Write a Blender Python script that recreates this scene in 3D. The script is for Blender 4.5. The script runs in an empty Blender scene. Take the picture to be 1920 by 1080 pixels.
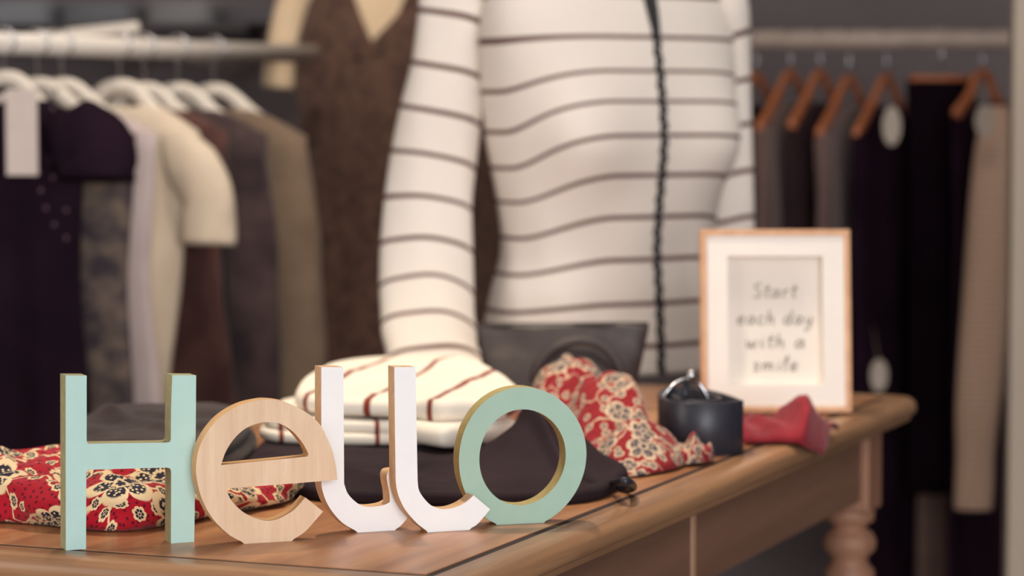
import bpy, bmesh, math, random
from mathutils import Vector, Matrix, noise
from mathutils.geometry import tessellate_polygon
random.seed(7)
S = bpy.context.scene
COL = S.collection
PI = math.pi

# ------------------------------------------------------------------ camera, world, lights, exposure
FPX = 5000.0
CAM_Z = 1.1316
PITCH = math.atan(330.0 / FPX)
cam_data = bpy.data.cameras.new('camera')
cam = bpy.data.objects.new('camera', cam_data)
COL.objects.link(cam)
cam.location = (0, 0, CAM_Z)
cam.rotation_euler = (PI / 2 - PITCH, 0, 0)
cam_data.sensor_width = 36.0
cam_data.lens = FPX / 1920 * 36.0
cam_data.clip_start = 0.05
cam_data.dof.use_dof = True
cam_data.dof.focus_distance = 2.335
cam_data.dof.aperture_fstop = 4.5
cam_data.dof.aperture_blades = 0
S.camera = cam

world = bpy.data.worlds.new('daylight')
S.world = world
world.use_nodes = True
bg = world.node_tree.nodes['Background']
bg.inputs[0].default_value = (0.95, 0.96, 1.0, 1)
bg.inputs[1].default_value = 0.9


def lamp(name, kind, loc, target, power, color, **kw):
    d = bpy.data.lights.new(name, kind)
    d.energy = power
    d.color = color
    for k, v in kw.items():
        setattr(d, k, v)
    o = bpy.data.objects.new(name, d)
    COL.objects.link(o)
    o.location = loc
    o.rotation_euler = (Vector(target) - Vector(loc)).to_track_quat('-Z', 'Y').to_euler()
    return o


# daylight through the shop window behind and to the right of the camera
lamp('window_daylight', 'AREA', (1.5, -2.9, 1.7), (0, 3.0, 1.0), 228, (0.985, 0.98, 0.975),
     shape='RECTANGLE', size=3.6, size_y=2.2)
# added fill light from the left, lifts the letters' left side faces
lamp('left_fill', 'AREA', (-2.5, 1.6, 1.7), (0, 2.7, 0.8), 34, (1.0, 0.93, 0.82),
     shape='RECTANGLE', size=1.6, size_y=1.4)
# warm ceiling spotlight over the folded sweaters
lamp('ceiling_spotlight', 'SPOT', (-0.25, 3.2, 2.75), (-0.11, 2.92, 0.79), 138, (1.0, 0.80, 0.56),
     spot_size=math.radians(50), spot_blend=0.9, shadow_soft_size=0.05)
lamp('ceiling_light', 'AREA', (0.5, 3.1, 2.9), (0.5, 3.1, 0.0), 17, (1.0, 0.95, 0.88), shape='RECTANGLE', size=1.2, size_y=0.3)
lamp('rack_fill', 'SPOT', (-0.3, 3.6, 2.8), (-0.6, 4.9, 1.05), 80, (1.0, 0.88, 0.74),
     spot_size=math.radians(60), spot_blend=0.9, shadow_soft_size=0.08)  # added spot, brightens the left rack and the wall behind it

vs = S.view_settings
vs.view_transform = 'Standard'
vs.look = 'None'
vs.gamma = 1.0
vs.exposure = 0.0
vs.use_curve_mapping = False
S.cycles.use_denoising = True
S.cycles.max_bounces = 6

# ------------------------------------------------------------------ picture-to-place helpers
CT, ST = math.cos(PITCH), math.sin(PITCH)


def ray(px, py):
    x = (px - 960) / FPX
    y = -(py - 540) / FPX
    return Vector((x, CT + y * ST, -ST + y * CT))


def at(px, py, Y):
    """point seen at (px, py), at distance Y in front of the camera"""
    r = ray(px, py)
    return Vector((0, 0, CAM_Z)) + r * (Y / r.y)


TABLE_Z = 0.76


def on_table(px, py, z=TABLE_Z):
    r = ray(px, py)
    return Vector((0, 0, CAM_Z)) + r * ((z - CAM_Z) / r.z)


# ------------------------------------------------------------------ object helpers
def tag(o, label=None, cat=None, group=None, kind=None):
    if label: o['label'] = label
    if cat: o['category'] = cat
    if group: o['group'] = group
    if kind: o['kind'] = kind
    return o


def empty(name, loc, rz=0.0, label=None, cat=None, group=None):
    o = bpy.data.objects.new(name, None)
    COL.objects.link(o)
    o.location = loc
    o.rotation_euler = (0, 0, rz)
    o.empty_display_size = 0.05
    return tag(o, label, cat, group)


def obj(name, verts, faces, mat, parent=None, smooth=True, uvs=None, attrs=None, world_space=False, mats=None, fmat=None):
    if world_space and parent is not None:
        m = Matrix.LocRotScale(parent.location, parent.rotation_euler, None)
        if parent.parent is not None:
            p = parent.parent
            m = Matrix.LocRotScale(p.location, p.rotation_euler, None) @ m
        mi = m.inverted()
        verts = [mi @ Vector(v) for v in verts]
    me = bpy.data.meshes.new(name)
    me.from_pydata([tuple(v) for v in verts], [], faces)
    for m_ in (mats or [mat]):
        me.materials.append(m_)
    if fmat:
        me.polygons.foreach_set('material_index', fmat)
    if smooth:
        me.polygons.foreach_set('use_smooth', [True] * len(me.polygons))
    if uvs is not None:
        uvl = me.uv_layers.new(name='UVMap')
        for lp in me.loops:
            uvl.data[lp.index].uv = uvs[lp.vertex_index]
    for k, vals in (attrs or {}).items():
        a = me.attributes.new(k, 'FLOAT', 'POINT')
        a.data.foreach_set('value', vals)
    me.update()
    o = bpy.data.objects.new(name, me)
    COL.objects.link(o)
    if parent is not None:
        o.parent = parent
    return o


def fix_normals(o):
    bm = bmesh.new()
    bm.from_mesh(o.data)
    bmesh.ops.recalc_face_normals(bm, faces=bm.faces)
    bm.to_mesh(o.data)
    bm.free()
    return o


def bevel(o, w, seg=2, ang=40):
    b = o.modifiers.new('edge', 'BEVEL')
    b.width = w
    b.segments = seg
    b.limit_method = 'ANGLE'
    b.angle_limit = math.radians(ang)
    return o


def box(name, lo, hi, mat, parent=None, bev=0.0, world_space=False):
    x0, y0, z0 = lo
    x1, y1, z1 = hi
    v = [(x0, y0, z0), (x1, y0, z0), (x1, y1, z0), (x0, y1, z0), (x0, y0, z1), (x1, y0, z1), (x1, y1, z1), (x0, y1, z1)]
    f = [(0, 3, 2, 1), (4, 5, 6, 7), (0, 1, 5, 4), (1, 2, 6, 5), (2, 3, 7, 6), (3, 0, 4, 7)]
    o = obj(name, v, f, mat, parent, smooth=False, world_space=world_space)
    if bev: bevel(o, bev)
    return o


def loft(rings, cap=True, closed=True):
    n = len(rings[0])
    v = [p for r in rings for p in r]
    f = []
    for i in range(len(rings) - 1):
        for j in range(n if closed else n - 1):
            k = (j + 1) % n
            f.append((i * n + j, i * n + k, (i + 1) * n + k, (i + 1) * n + j))
    if cap and closed:
        f.append(tuple(reversed(range(n))))
        f.append(tuple(range((len(rings) - 1) * n, len(rings) * n)))
    return v, f


def catmull(pts, sub=6, closed=False):
    pts = [Vector(p) for p in pts]
    n = len(pts)
    out = []
    segs = n if closed else n - 1
    for i in range(segs):
        if closed:
            p0, p1, p2, p3 = pts[(i - 1) % n], pts[i], pts[(i + 1) % n], pts[(i + 2) % n]
        else:
            p0, p1, p2, p3 = pts[max(i - 1, 0)], pts[i], pts[i + 1], pts[min(i + 2, n - 1)]
        for k in range(sub):
            t = k / sub
            out.append(0.5 * ((2 * p1) + (p2 - p0) * t + (2 * p0 - 5 * p1 + 4 * p2 - p3) * t * t + (3 * p1 - p0 - 3 * p2 + p3) * t ** 3))
    if not closed:
        out.append(pts[-1])
    return out


def interp(x, xs, ys):
    if x <= xs[0]: return ys[0]
    for i in range(len(xs) - 1):
        if x <= xs[i + 1]:
            t = (x - xs[i]) / (xs[i + 1] - xs[i])
            return ys[i] + (ys[i + 1] - ys[i]) * t
    return ys[-1]


def sinterp(x, xs, ys):
    if x <= xs[0]: return ys[0]
    for i in range(len(xs) - 1):
        if x <= xs[i + 1]:
            t = (x - xs[i]) / (xs[i + 1] - xs[i])
            n = len(xs)
            h = xs[i + 1] - xs[i]
            m0 = (ys[i + 1] - ys[max(i - 1, 0)]) / (xs[i + 1] - xs[max(i - 1, 0)]) * h
            m1 = (ys[min(i + 2, n - 1)] - ys[i]) / (xs[min(i + 2, n - 1)] - xs[i]) * h
            return ((2 * t ** 3 - 3 * t * t + 1) * ys[i] + (t ** 3 - 2 * t * t + t) * m0 +
                    (-2 * t ** 3 + 3 * t * t) * ys[i + 1] + (t ** 3 - t * t) * m1)
    return ys[-1]


def smooth01(t):
    t = max(0.0, min(1.0, t))
    return t * t * (3 - 2 * t)


def tube(path, rad, n=12, flat=1.0, up=Vector((0, 1, 0)), wob=None):
    """sweep; rad a number or one per point; flat scales the radius along the second axis"""
    path = [Vector(p) for p in path]
    m = len(path)
    rings = []
    for i, p in enumerate(path):
        t = (path[min(i + 1, m - 1)] - path[max(i - 1, 0)]).normalized()
        s = t.cross(up)
        if s.length < 1e-4: s = t.cross(Vector((1, 0, 0)))
        s.normalize()
        b = s.cross(t).normalized()
        r = rad[i] if isinstance(rad, (list, tuple)) else rad
        rings.append([p + s * (r * math.cos(2 * PI * j / n)) * (wob(i, j) if wob else 1) + b * (r * flat * math.sin(2 * PI * j / n)) * (wob(i, j) if wob else 1) for j in range(n)])
    return loft(rings)


def lathe(profile, n=28, c=(0, 0, 0)):
    return loft([[(c[0] + r * math.cos(2 * PI * j / n), c[1] + r * math.sin(2 * PI * j / n), c[2] + z) for j in range(n)] for r, z in profile])


def fbm(p, o=3):
    v, a = 0.0, 1.0
    q = Vector(p)
    for _ in range(o):
        v += a * noise.noise(q)
        q = q * 2.03 + Vector((3.1, 1.7, 9.2))
        a *= 0.5
    return v


# ------------------------------------------------------------------ materials
def lin(c):
    return tuple((v / 255 / 12.92) if v / 255 <= 0.04045 else ((v / 255 + 0.055) / 1.055) ** 2.4 for v in c) + (1,)


class NT:
    def __init__(self, name, rough=0.8, spec=0.3):
        self.mat = bpy.data.materials.new(name)
        self.mat.use_nodes = True
        self.t = self.mat.node_tree
        self.b = self.t.nodes['Principled BSDF']
        self.b.inputs['Roughness'].default_value = rough
        self.b.inputs['Specular IOR Level'].default_value = spec

    def n(self, kind, **kw):
        x = self.t.nodes.new(kind)
        for k, v in kw.items():
            setattr(x, k, v)
        return x

    def put(self, v, sock):
        if hasattr(v, 'is_output'):
            self.t.links.new(v, sock)
        else:
            sock.default_value = v

    def m(self, op, a, b=None, c=None):
        x = self.n('ShaderNodeMath', operation=op)
        self.put(a, x.inputs[0])
        if b is not None: self.put(b, x.inputs[1])
        if c is not None: self.put(c, x.inputs[2])
        return x.outputs[0]

    def vm(self, op, a, b=None):
        x = self.n('ShaderNodeVectorMath', operation=op)
        self.put(a, x.inputs[0])
        if b is not None: self.put(b, x.inputs[1])
        return x.outputs[0]

    def mix(self, f, a, b):
        x = self.n('ShaderNodeMix', data_type='RGBA')
        self.put(f, x.inputs[0])
        self.put(a, x.inputs[6])
        self.put(b, x.inputs[7])
        return x.outputs[2]

    def lt(self, a, b, soft=0.0):
        """1 where a < b, edge softened"""
        if soft <= 0: return self.m('LESS_THAN', a, b)
        x = self.n('ShaderNodeMapRange', clamp=True)
        self.put(self.m('SUBTRACT', b, a), x.inputs[0])
        x.inputs[1].default_value = -soft
        x.inputs[2].default_value = soft
        return x.outputs[0]

    def coord(self, kind='Object', scale=(1, 1, 1)):
        tc = self.n('ShaderNodeTexCoord')
        mp = self.n('ShaderNodeMapping')
        mp.inputs['Scale'].default_value = scale
        self.t.links.new(tc.outputs[kind], mp.inputs[0])
        return mp.outputs[0]

    def noise(self, vec, scale, detail=4, rough=0.55):
        x = self.n('ShaderNodeTexNoise')
        self.put(vec, x.inputs['Vector'])
        x.inputs['Scale'].default_value = scale
        x.inputs['Detail'].default_value = detail
        x.inputs['Roughness'].default_value = rough
        return x.outputs[0]

    def ramp(self, f, stops):
        x = self.n('ShaderNodeValToRGB')
        self.put(f, x.inputs[0])
        e = x.color_ramp.elements
        e[0].position, e[0].color = stops[0]
        e[1].position, e[1].color = stops[-1]
        for p, c in stops[1:-1]:
            k = e.new(p)
            k.color = c
        return x.outputs[0]

    def color(self, v):
        self.put(v, self.b.inputs['Base Color'])

    def bump(self, h, strength=0.2, dist=0.001):
        x = self.n('ShaderNodeBump')
        x.inputs['Strength'].default_value = strength
        x.inputs['Distance'].default_value = dist
        self.put(h, x.inputs['Height'])
        self.t.links.new(x.outputs[0], self.b.inputs['Normal'])


def plain(name, c, rough=0.6, var=0.06, scale=30, metal=0.0, spec=0.4, bump=0.0):
    k = NT(name, rough, spec)
    nz = k.noise(k.coord(), scale)
    d = tuple(max(0, v * (1 - var * 2)) for v in lin(c)[:3]) + (1,)
    u = tuple(min(1, v * (1 + var)) for v in lin(c)[:3]) + (1,)
    k.color(k.ramp(nz, [(0.3, d), (0.7, u)]))
    k.b.inputs['Metallic'].default_value = metal
    if bump: k.bump(nz, bump)
    return k.mat


def fabric(name, c, c2=None, rough=0.9, weave=900, mottling=6, sheen=0.15, spec=0.15, amount=0.5):
    k = NT(name, rough, spec)
    v = k.coord()
    big = k.noise(v, mottling, 3)
    fine = k.noise(v, weave, 2)
    d = lin(c2) if c2 else tuple(x * 0.78 for x in lin(c)[:3]) + (1,)
    col = k.ramp(big, [(0.35, d), (0.65, lin(c))])
    col = k.mix(k.m('MULTIPLY', fine, 0.25), col, d)
    k.color(col)
    k.b.inputs['Sheen Weight'].default_value = sheen
    k.bump(fine, 0.25, 0.0006)
    return k.mat


def wood(name, dark, light, kind='Object', scale=(60, 3, 60), rough=0.4, spec=0.4, pores=0.35, contrast=(0.3, 0.7)):
    k = NT(name, rough, spec)
    v = k.coord(kind, scale)
    warp = k.noise(k.coord(kind, tuple(s * 0.25 for s in scale)), 1.0, 3)
    a = k.noise(v, 1.0, 5, 0.6)
    f = k.m('ADD', k.m('MULTIPLY', a, 0.65), k.m('MULTIPLY', warp, 0.35))
    mid = tuple((p + q) / 2 for p, q in zip(lin(dark), lin(light)))
    col = k.ramp(f, [(contrast[0], lin(dark)), (0.5, mid), (contrast[1], lin(light))])
    fine = k.noise(k.coord(kind, tuple(s * 5 for s in scale)), 1.0, 2)
    p = k.lt(fine, 0.36, 0.03)
    col = k.mix(k.m('MULTIPLY', p, pores), col, lin(dark))
    k.color(col)
    k.bump(a, 0.12, 0.0006)
    return k.mat


def striped(name, base, line, width=0.06, rough=0.92):
    """knit with printed stripes where the 'stripe' attribute passes a whole number"""
    k = NT(name, rough, 0.12)
    at_ = k.n('ShaderNodeAttribute', attribute_name='stripe')
    fr = k.m('FRACT', k.m('ADD', at_.outputs['Fac'], 0.5))
    d = k.m('ABSOLUTE', k.m('SUBTRACT', fr, 0.5))
    v = k.coord()
    fine = k.noise(v, 700, 2)
    d2 = tuple(x * 0.88 for x in lin(base)[:3]) + (1,)
    col = k.mix(fine, lin(base), d2)
    k.color(k.mix(k.lt(d, width, 0.015), col, lin(line)))
    k.b.inputs['Sheen Weight'].default_value = 0.1
    k.bump(fine, 0.2, 0.0006)
    return k.mat


def floral(name, cell=0.05, red=(168, 22, 40), cream=(226, 200, 158), navy=(36, 34, 52), small=2.6, grow=1.0, seed=0.0):
    k = NT(name, 0.85, 0.15)
    tc = k.n('ShaderNodeTexCoord')
    mp = k.n('ShaderNodeMapping')
    mp.inputs['Scale'].default_value = (1 / cell, 1 / cell, 1)
    mp.inputs['Location'].default_value = (seed, seed * 0.7, 0)
    k.t.links.new(tc.outputs['UV'], mp.inputs[0])
    vec = mp.outputs[0]

    def voro(sc, feature='F1', rnd=0.85, v=None):
        x = k.n('ShaderNodeTexVoronoi', voronoi_dimensions='2D', feature=feature)
        k.put(v if v is not None else vec, x.inputs['Vector'])
        x.inputs['Scale'].default_value = sc
        x.inputs['Randomness'].default_value = rnd
        return x

    def sep(v):
        x = k.n('ShaderNodeSeparateXYZ')
        k.put(v, x.inputs[0])
        return x.outputs

    R, Cc, N = lin(red), lin(cream), lin(navy)
    # ground: red with small dark flecks
    fl = voro(9.0)
    col = k.mix(k.lt(fl.outputs['Distance'], 0.2, 0.05), R, lin((96, 14, 34)))
    # stems
    wv = k.vm('ADD', vec, k.vm('SCALE', (0, 0, 0)))
    nz = k.n('ShaderNodeTexNoise')
    k.put(vec, nz.inputs['Vector'])
    nz.inputs['Scale'].default_value = 2.0
    wv = k.vm('ADD', vec, k.vm('MULTIPLY', nz.outputs['Color'], (0.5, 0.5, 0.0)))
    ed = voro(1.1, 'DISTANCE_TO_EDGE', 1.0, wv)
    col = k.mix(k.lt(ed.outputs['Distance'], 0.022, 0.008), col, Cc)

    def blossom(sc, petals, Rm, amp, col, inner, dots, off):
        v = voro(sc, 'F1', 0.7, k.vm('ADD', vec, off))
        p = sep(k.vm('SUBTRACT', k.vm('ADD', vec, off), v.outputs['Position']))
        rnd = sep(v.outputs['Color'])
        ang = k.m('ADD', k.m('ARCTAN2', p[1], p[0]), k.m('MULTIPLY', rnd[0], 6.28))
        r = k.m('MULTIPLY', k.m('SQRT', k.m('ADD', k.m('MULTIPLY', p[0], p[0]), k.m('MULTIPLY', p[1], p[1]))), sc)
        lobe = k.m('POWER', k.m('ABSOLUTE', k.m('COSINE', k.m('MULTIPLY', ang, petals / 2))), 0.55)
        rr = k.m('MULTIPLY', k.m('ADD', k.m('MULTIPLY', lobe, amp), 1 - amp), k.m('ADD', k.m('MULTIPLY', rnd[1], Rm * 0.35), Rm * 0.8))
        q = k.m('DIVIDE', r, rr)
        col = k.mix(k.lt(q, 1.0, 0.03), col, Cc)
        body = N
        if dots:
            dv = voro(dots)
            body = k.mix(k.lt(dv.outputs['Distance'], 0.26, 0.06), N, Cc)
        col = k.mix(k.lt(q, inner, 0.03), col, body)
        # veins between the petals and the heart of the flower
        col = k.mix(k.m('MULTIPLY', k.lt(lobe, 0.42, 0.05), k.lt(q, inner * 1.02, 0.02)), col, Cc)
        col = k.mix(k.lt(q, 0.26, 0.03), col, Cc)
        col = k.mix(k.lt(q, 0.16, 0.03), col, N)
        return col
    col = blossom(small, 7, 0.32 * grow, 0.25, col, 0.62, 0, (0.37, 0.81, 0))
    col = blossom(1.0, 5, 0.46 * grow, 0.5, col, 0.76, 15.0, (0.0, 0.0, 0))
    k.color(col)
    k.b.inputs['Sheen Weight'].default_value = 0.1
    return k.mat


M = {}
M['mint'] = plain('mint paint', (180, 214, 207), 0.45, 0.02, 40)
M['mint_side'] = plain('unpainted mint edge', (176, 168, 128), 0.8, 0.08, 120)
M['sage'] = plain('sage paint', (164, 193, 176), 0.45, 0.02, 40)
M['sage_side'] = plain('unpainted sage edge', (176, 160, 108), 0.8, 0.08, 120)
M['white_paint'] = plain('white paint', (246, 246, 247), 0.4, 0.01, 40)
M['white_side'] = plain('bare wood edge', (220, 182, 142), 0.8, 0.06, 140)
M['pale_wood'] = wood('pale wood face', (212, 178, 146), (236, 209, 180), scale=(90, 90, 7), rough=0.55, pores=0.4)
M['pale_side'] = plain('pale wood edge', (216, 172, 122), 0.7, 0.06, 90)
M['table_top'] = wood('oiled pine top', (128, 82, 56), (190, 136, 94), scale=(34, 2.2, 34), rough=0.34, pores=0.3)
M['table_edge'] = wood('oiled pine edge', (120, 86, 63), (184, 140, 102), 'UV', (2.2, 60, 1), rough=0.36, pores=0.35)
M['table_apron'] = wood('brown pine apron', (108, 78, 64), (140, 104, 84), scale=(34, 2.2, 34), rough=0.55)
M['table_leg'] = wood('turned pine', (132, 92, 72), (172, 126, 102), scale=(30, 30, 4), rough=0.5)
M['groove'] = plain('dark groove', (40, 25, 25), 0.8)
M['strip'] = plain('pale strip', (190, 150, 122), 0.6)
M['oak'] = wood('frame wood', (190, 138, 100), (224, 176, 136), scale=(40, 40, 40), rough=0.5, pores=0.2)
M['mat_board'] = plain('white mat board', (240, 232, 224), 0.9, 0.01)
M['print'] = plain('print paper', (232, 224, 214), 0.9, 0.01)
M['ink'] = plain('grey brown ink', (100, 90, 74), 0.9)
M['steel'] = plain('steel', (200, 200, 205), 0.25, 0.02, metal=1.0)
M['black_leather'] = plain('black leather', (44, 44, 54), 0.38, 0.1, 200, bump=0.05)
M['bag_leather'] = plain('soft charcoal leather', (62, 54, 54), 0.5, 0.08, 40, bump=0.05)
M['black_cloth'] = fabric('dark trousers cloth', (50, 38, 44), (34, 24, 30), sheen=0.0)
M['brown_black'] = fabric('brown black cloth', (58, 44, 43), (40, 30, 31), sheen=0.1)
M['red_cloth'] = fabric('crimson cloth', (152, 44, 54), (124, 30, 42), mottling=20)
M['knit'] = striped('striped knit', (240, 229, 219), (92, 56, 52), 0.055)
M['knit_fold'] = striped('striped folded knit', (240, 230, 216), (128, 52, 36), 0.05)
M['floral_near'] = floral('red floral print', 0.072, small=2.9, grow=0.92)
M['floral_far'] = floral('faded floral print', 0.050, (142, 32, 38), (200, 174, 148), (60, 58, 72), 2.4, 0.86, 3.3)
M['white_metal'] = plain('white lacquer', (222, 212, 202), 0.4, 0.02)
M['rail_metal'] = plain('beige rail', (168, 150, 138), 0.4, 0.05)
M['hanger_wood'] = plain('orange brown wood', (176, 104, 66), 0.45, 0.1, 60)
M['hanger_white'] = plain('white hanger', (226, 214, 200), 0.5, 0.02)
M['tag'] = plain('price tag card', (206, 190, 182), 0.8, 0.02)
M['dim_tag'] = plain('kraft grey tag', (164, 150, 138), 0.8, 0.02)
M['wall'] = plain('grey wall', (118, 108, 110), 0.9, 0.04, 3)
M['wall_pale'] = plain('pale panel', (184, 168, 152), 0.8, 0.03, 5)
M['ceiling'] = plain('white ceiling', (235, 232, 228), 0.9, 0.01)
M['floor'] = wood('grey floor boards', (96, 84, 78), (132, 118, 108), scale=(12, 1, 12), rough=0.6)


def cloth(name, c, c2=None, **kw):
    if name not in M:
        M[name] = fabric(name, c, c2, **kw)
    return M[name]


# ------------------------------------------------------------------ the room
XL, XR, YB, YF, ZC = -2.6, 2.6, 6.3, -3.2, 2.95
tag(box('floor', (XL, YF, -0.1), (XR, YB, 0.0), M['floor']), kind='structure')
tag(box('ceiling', (XL, YF, ZC), (XR, YB, ZC + 0.1), M['ceiling']), kind='structure')
tag(box('wall_back', (XL, YB, -0.1), (XR, YB + 0.1, ZC + 0.1), M['wall']), kind='structure')
tag(box('wall_left', (XL - 0.1, YF, -0.1), (XL, YB + 0.1, ZC + 0.1), M['wall']), kind='structure')
tag(box('wall_right', (XR, YF, -0.1), (XR + 0.1, YB + 0.1, ZC + 0.1), M['wall']), kind='structure')
pj = at(1897, 400, 4.5)
tag(box('trim_1', (pj.x, 4.5, 0.0), (pj.x + 0.06, 4.545, 2.4), M['wall_pale'], bev=0.003), kind='structure')

# ------------------------------------------------------------------ the table
UA = math.radians(22.3)
UD = Vector((math.sin(UA), math.cos(UA), 0))       # along the table
RD = Vector((math.cos(UA), -math.sin(UA), 0))      # across, to the right
TC = on_table(805, 1078.5)
TL_, TW, TB, TT = 1.455, 0.60, 0.042, 0.031
table = empty('wooden_table', (TC.x, TC.y, 0), -UA,
              'brown pine table with grooved top, rounded moulded edge and turned legs under the display', 'table')
G = 0.0042
o = box('tabletop_panel', (-TW + G, G, TABLE_Z - 0.022), (-G, TL_ - G, TABLE_Z), M['table_top'], table, bev=0.0003)
o['label'] = 'broad inner panel of the tabletop with reddish grain'
box('subtop', (-TW - 0.01, -0.01, TABLE_Z - 0.028), (0.01, TL_ + 0.01, TABLE_Z - 0.0008), M['groove'], table)


def moulding():
    prof = [(G, 0.0), (TB - 0.017, 0.0)]
    for k in range(1, 7):
        a = PI / 2 * (1 - k / 6)
        prof.append((TB - 0.017 + 0.017 * math.cos(a), -0.013 + 0.013 * math.sin(a)))
    prof += [(TB, -0.018), (TB - 0.003, -0.0215), (TB - 0.007, -0.0225), (TB - 0.007, -0.028), (TB - 0.010, -TT), (G, -TT)]
    # closed path round the panel; each corner turns about the panel's own corner
    corners = [((0, 0), -90), ((0, TL_), 0), ((-TW, TL_), 90), ((-TW, 0), 180)]
    frames = []
    for (cx, cy), a0 in corners:
        for k in range(0, 9):
            a = math.radians(a0 + 90 * k / 8)
            # square groove line inside, rounded corner outside
            frames.append((Vector((cx, cy, 0)), a))
    rings, uvs = [], []
    arc = 0.0
    prev = None
    for c, a in frames:
        d = Vector((math.cos(a), math.sin(a), 0))
        m_ = max(abs(d.x), abs(d.y))
        ring = []
        outer = c + d * TB
        arc += (outer - prev).length if prev is not None else 0
        prev = outer
        s = 0.0
        for i, (w, z) in enumerate(prof):
            if i: s += math.hypot(w - prof[i - 1][0], z - prof[i - 1][1])
            e = w * (1 + (1 / m_ - 1) * 0.35)
            if i in (0, len(prof) - 1): e = w / m_
            ring.append(c + d * e + Vector((0, 0, TABLE_Z + z)))
            uvs.append((arc, s))
        rings.append(ring)
    rings.append(rings[0])
    uvs += [(arc + TW, uvs[i][1]) for i in range(len(prof))]
    v, f = loft(rings, cap=False)
    return v, f, uvs


v, f, uv = moulding()
o = fix_normals(obj('edge_moulding', v, f, M['table_edge'], table, uvs=uv))
bevel(o, 0.0006, 1, 50)
# apron rails with a pale strip between drawer fronts on the long right side
AZ0, AZ1, AI = TABLE_Z - TT - 0.098, TABLE_Z - TT + 0.004, 0.012
strip_y = 0.70
box('apron_rail', (-0.03 - AI, 0.05, AZ0), (-AI, strip_y, AZ1), M['table_apron'], table, 0.001)
box('apron_rail', (-0.03 - AI, strip_y + 0.012, AZ0), (-AI, TL_ - 0.05, AZ1), M['table_apron'], table, 0.001)
o = box('drawer_divider', (-0.03 - AI, strip_y + 0.0005, AZ0), (-AI + 0.0015, strip_y + 0.0115, AZ1), M['strip'], table)
o['label'] = 'pale upright strip in the apron'
box('apron_rail', (-TW + AI, 0.05, AZ0), (-TW + 0.03 + AI, TL_ - 0.05, AZ1), M['table_apron'], table, 0.001)
box('apron_rail', (-TW + 0.05, AI, AZ0), (-0.05, 0.03 + AI, AZ1), M['table_apron'], table, 0.001)
box('apron_rail', (-TW + 0.05, TL_ - 0.03 - AI, AZ0), (-0.05, TL_ - AI, AZ1), M['table_apron'], table, 0.001)
for (lx, ly) in ((-0.036, TL_ - 0.030), (-0.042, 0.042), (-TW + 0.042, 0.042), (-TW + 0.042, TL_ - 0.042)):
    bx = 0.034
    bm = bmesh.new()
    prof = [(0.024, 0.0), (0.026, 0.03), (0.019, 0.05), (0.027, 0.075), (0.022, 0.10), (0.027, 0.25), (0.032, 0.38), (0.034, 0.44),
            (0.030, 0.49), (0.024, 0.51), (0.033, 0.522), (0.033, 0.534), (0.025, 0.544), (0.024, 0.552), (0.034, 0.562), (0.035, 0.574), (0.030, 0.584),
            (0.022, 0.590), (0.022, 0.594), (0.032, 0.600), (0.033, 0.612), (0.026, 0.620)]
    v, f = lathe(prof, 28, (lx, ly, 0))
    leg = obj('leg', v, f, M['table_leg'], table)
    bb = box('leg_block', (lx - bx, ly - bx, 0.615), (lx + bx, ly + bx, AZ1), M['table_leg'], leg, 0.003)

# ------------------------------------------------------------------ the letters
def unplane(px, py, P0, D):
    """where the ray through a picture point meets the upright plane through P0 along D: (distance along D, height)"""
    r = ray(px, py)
    c = Vector((0, 0, CAM_Z))
    nrm = Vector((-D.y, D.x, 0))
    t = (P0 - c).dot(nrm) / r.dot(nrm)
    p = c + r * t
    return ((p - P0).dot(D), p.z)


def outline(segs, P0, D):
    """segs: list of smooth runs of picture points, joined at corners"""
    out = []
    for s in segs:
        q = [Vector(unplane(x, y, P0, D) + (0,)) for x, y in s]
        q = catmull(q, 6) if len(q) > 2 else q
        if out and (out[-1] - q[0]).length < 1e-5: q = q[1:]
        out += q
    if (out[0] - out[-1]).length < 1e-5: out.pop()
    return out


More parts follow.
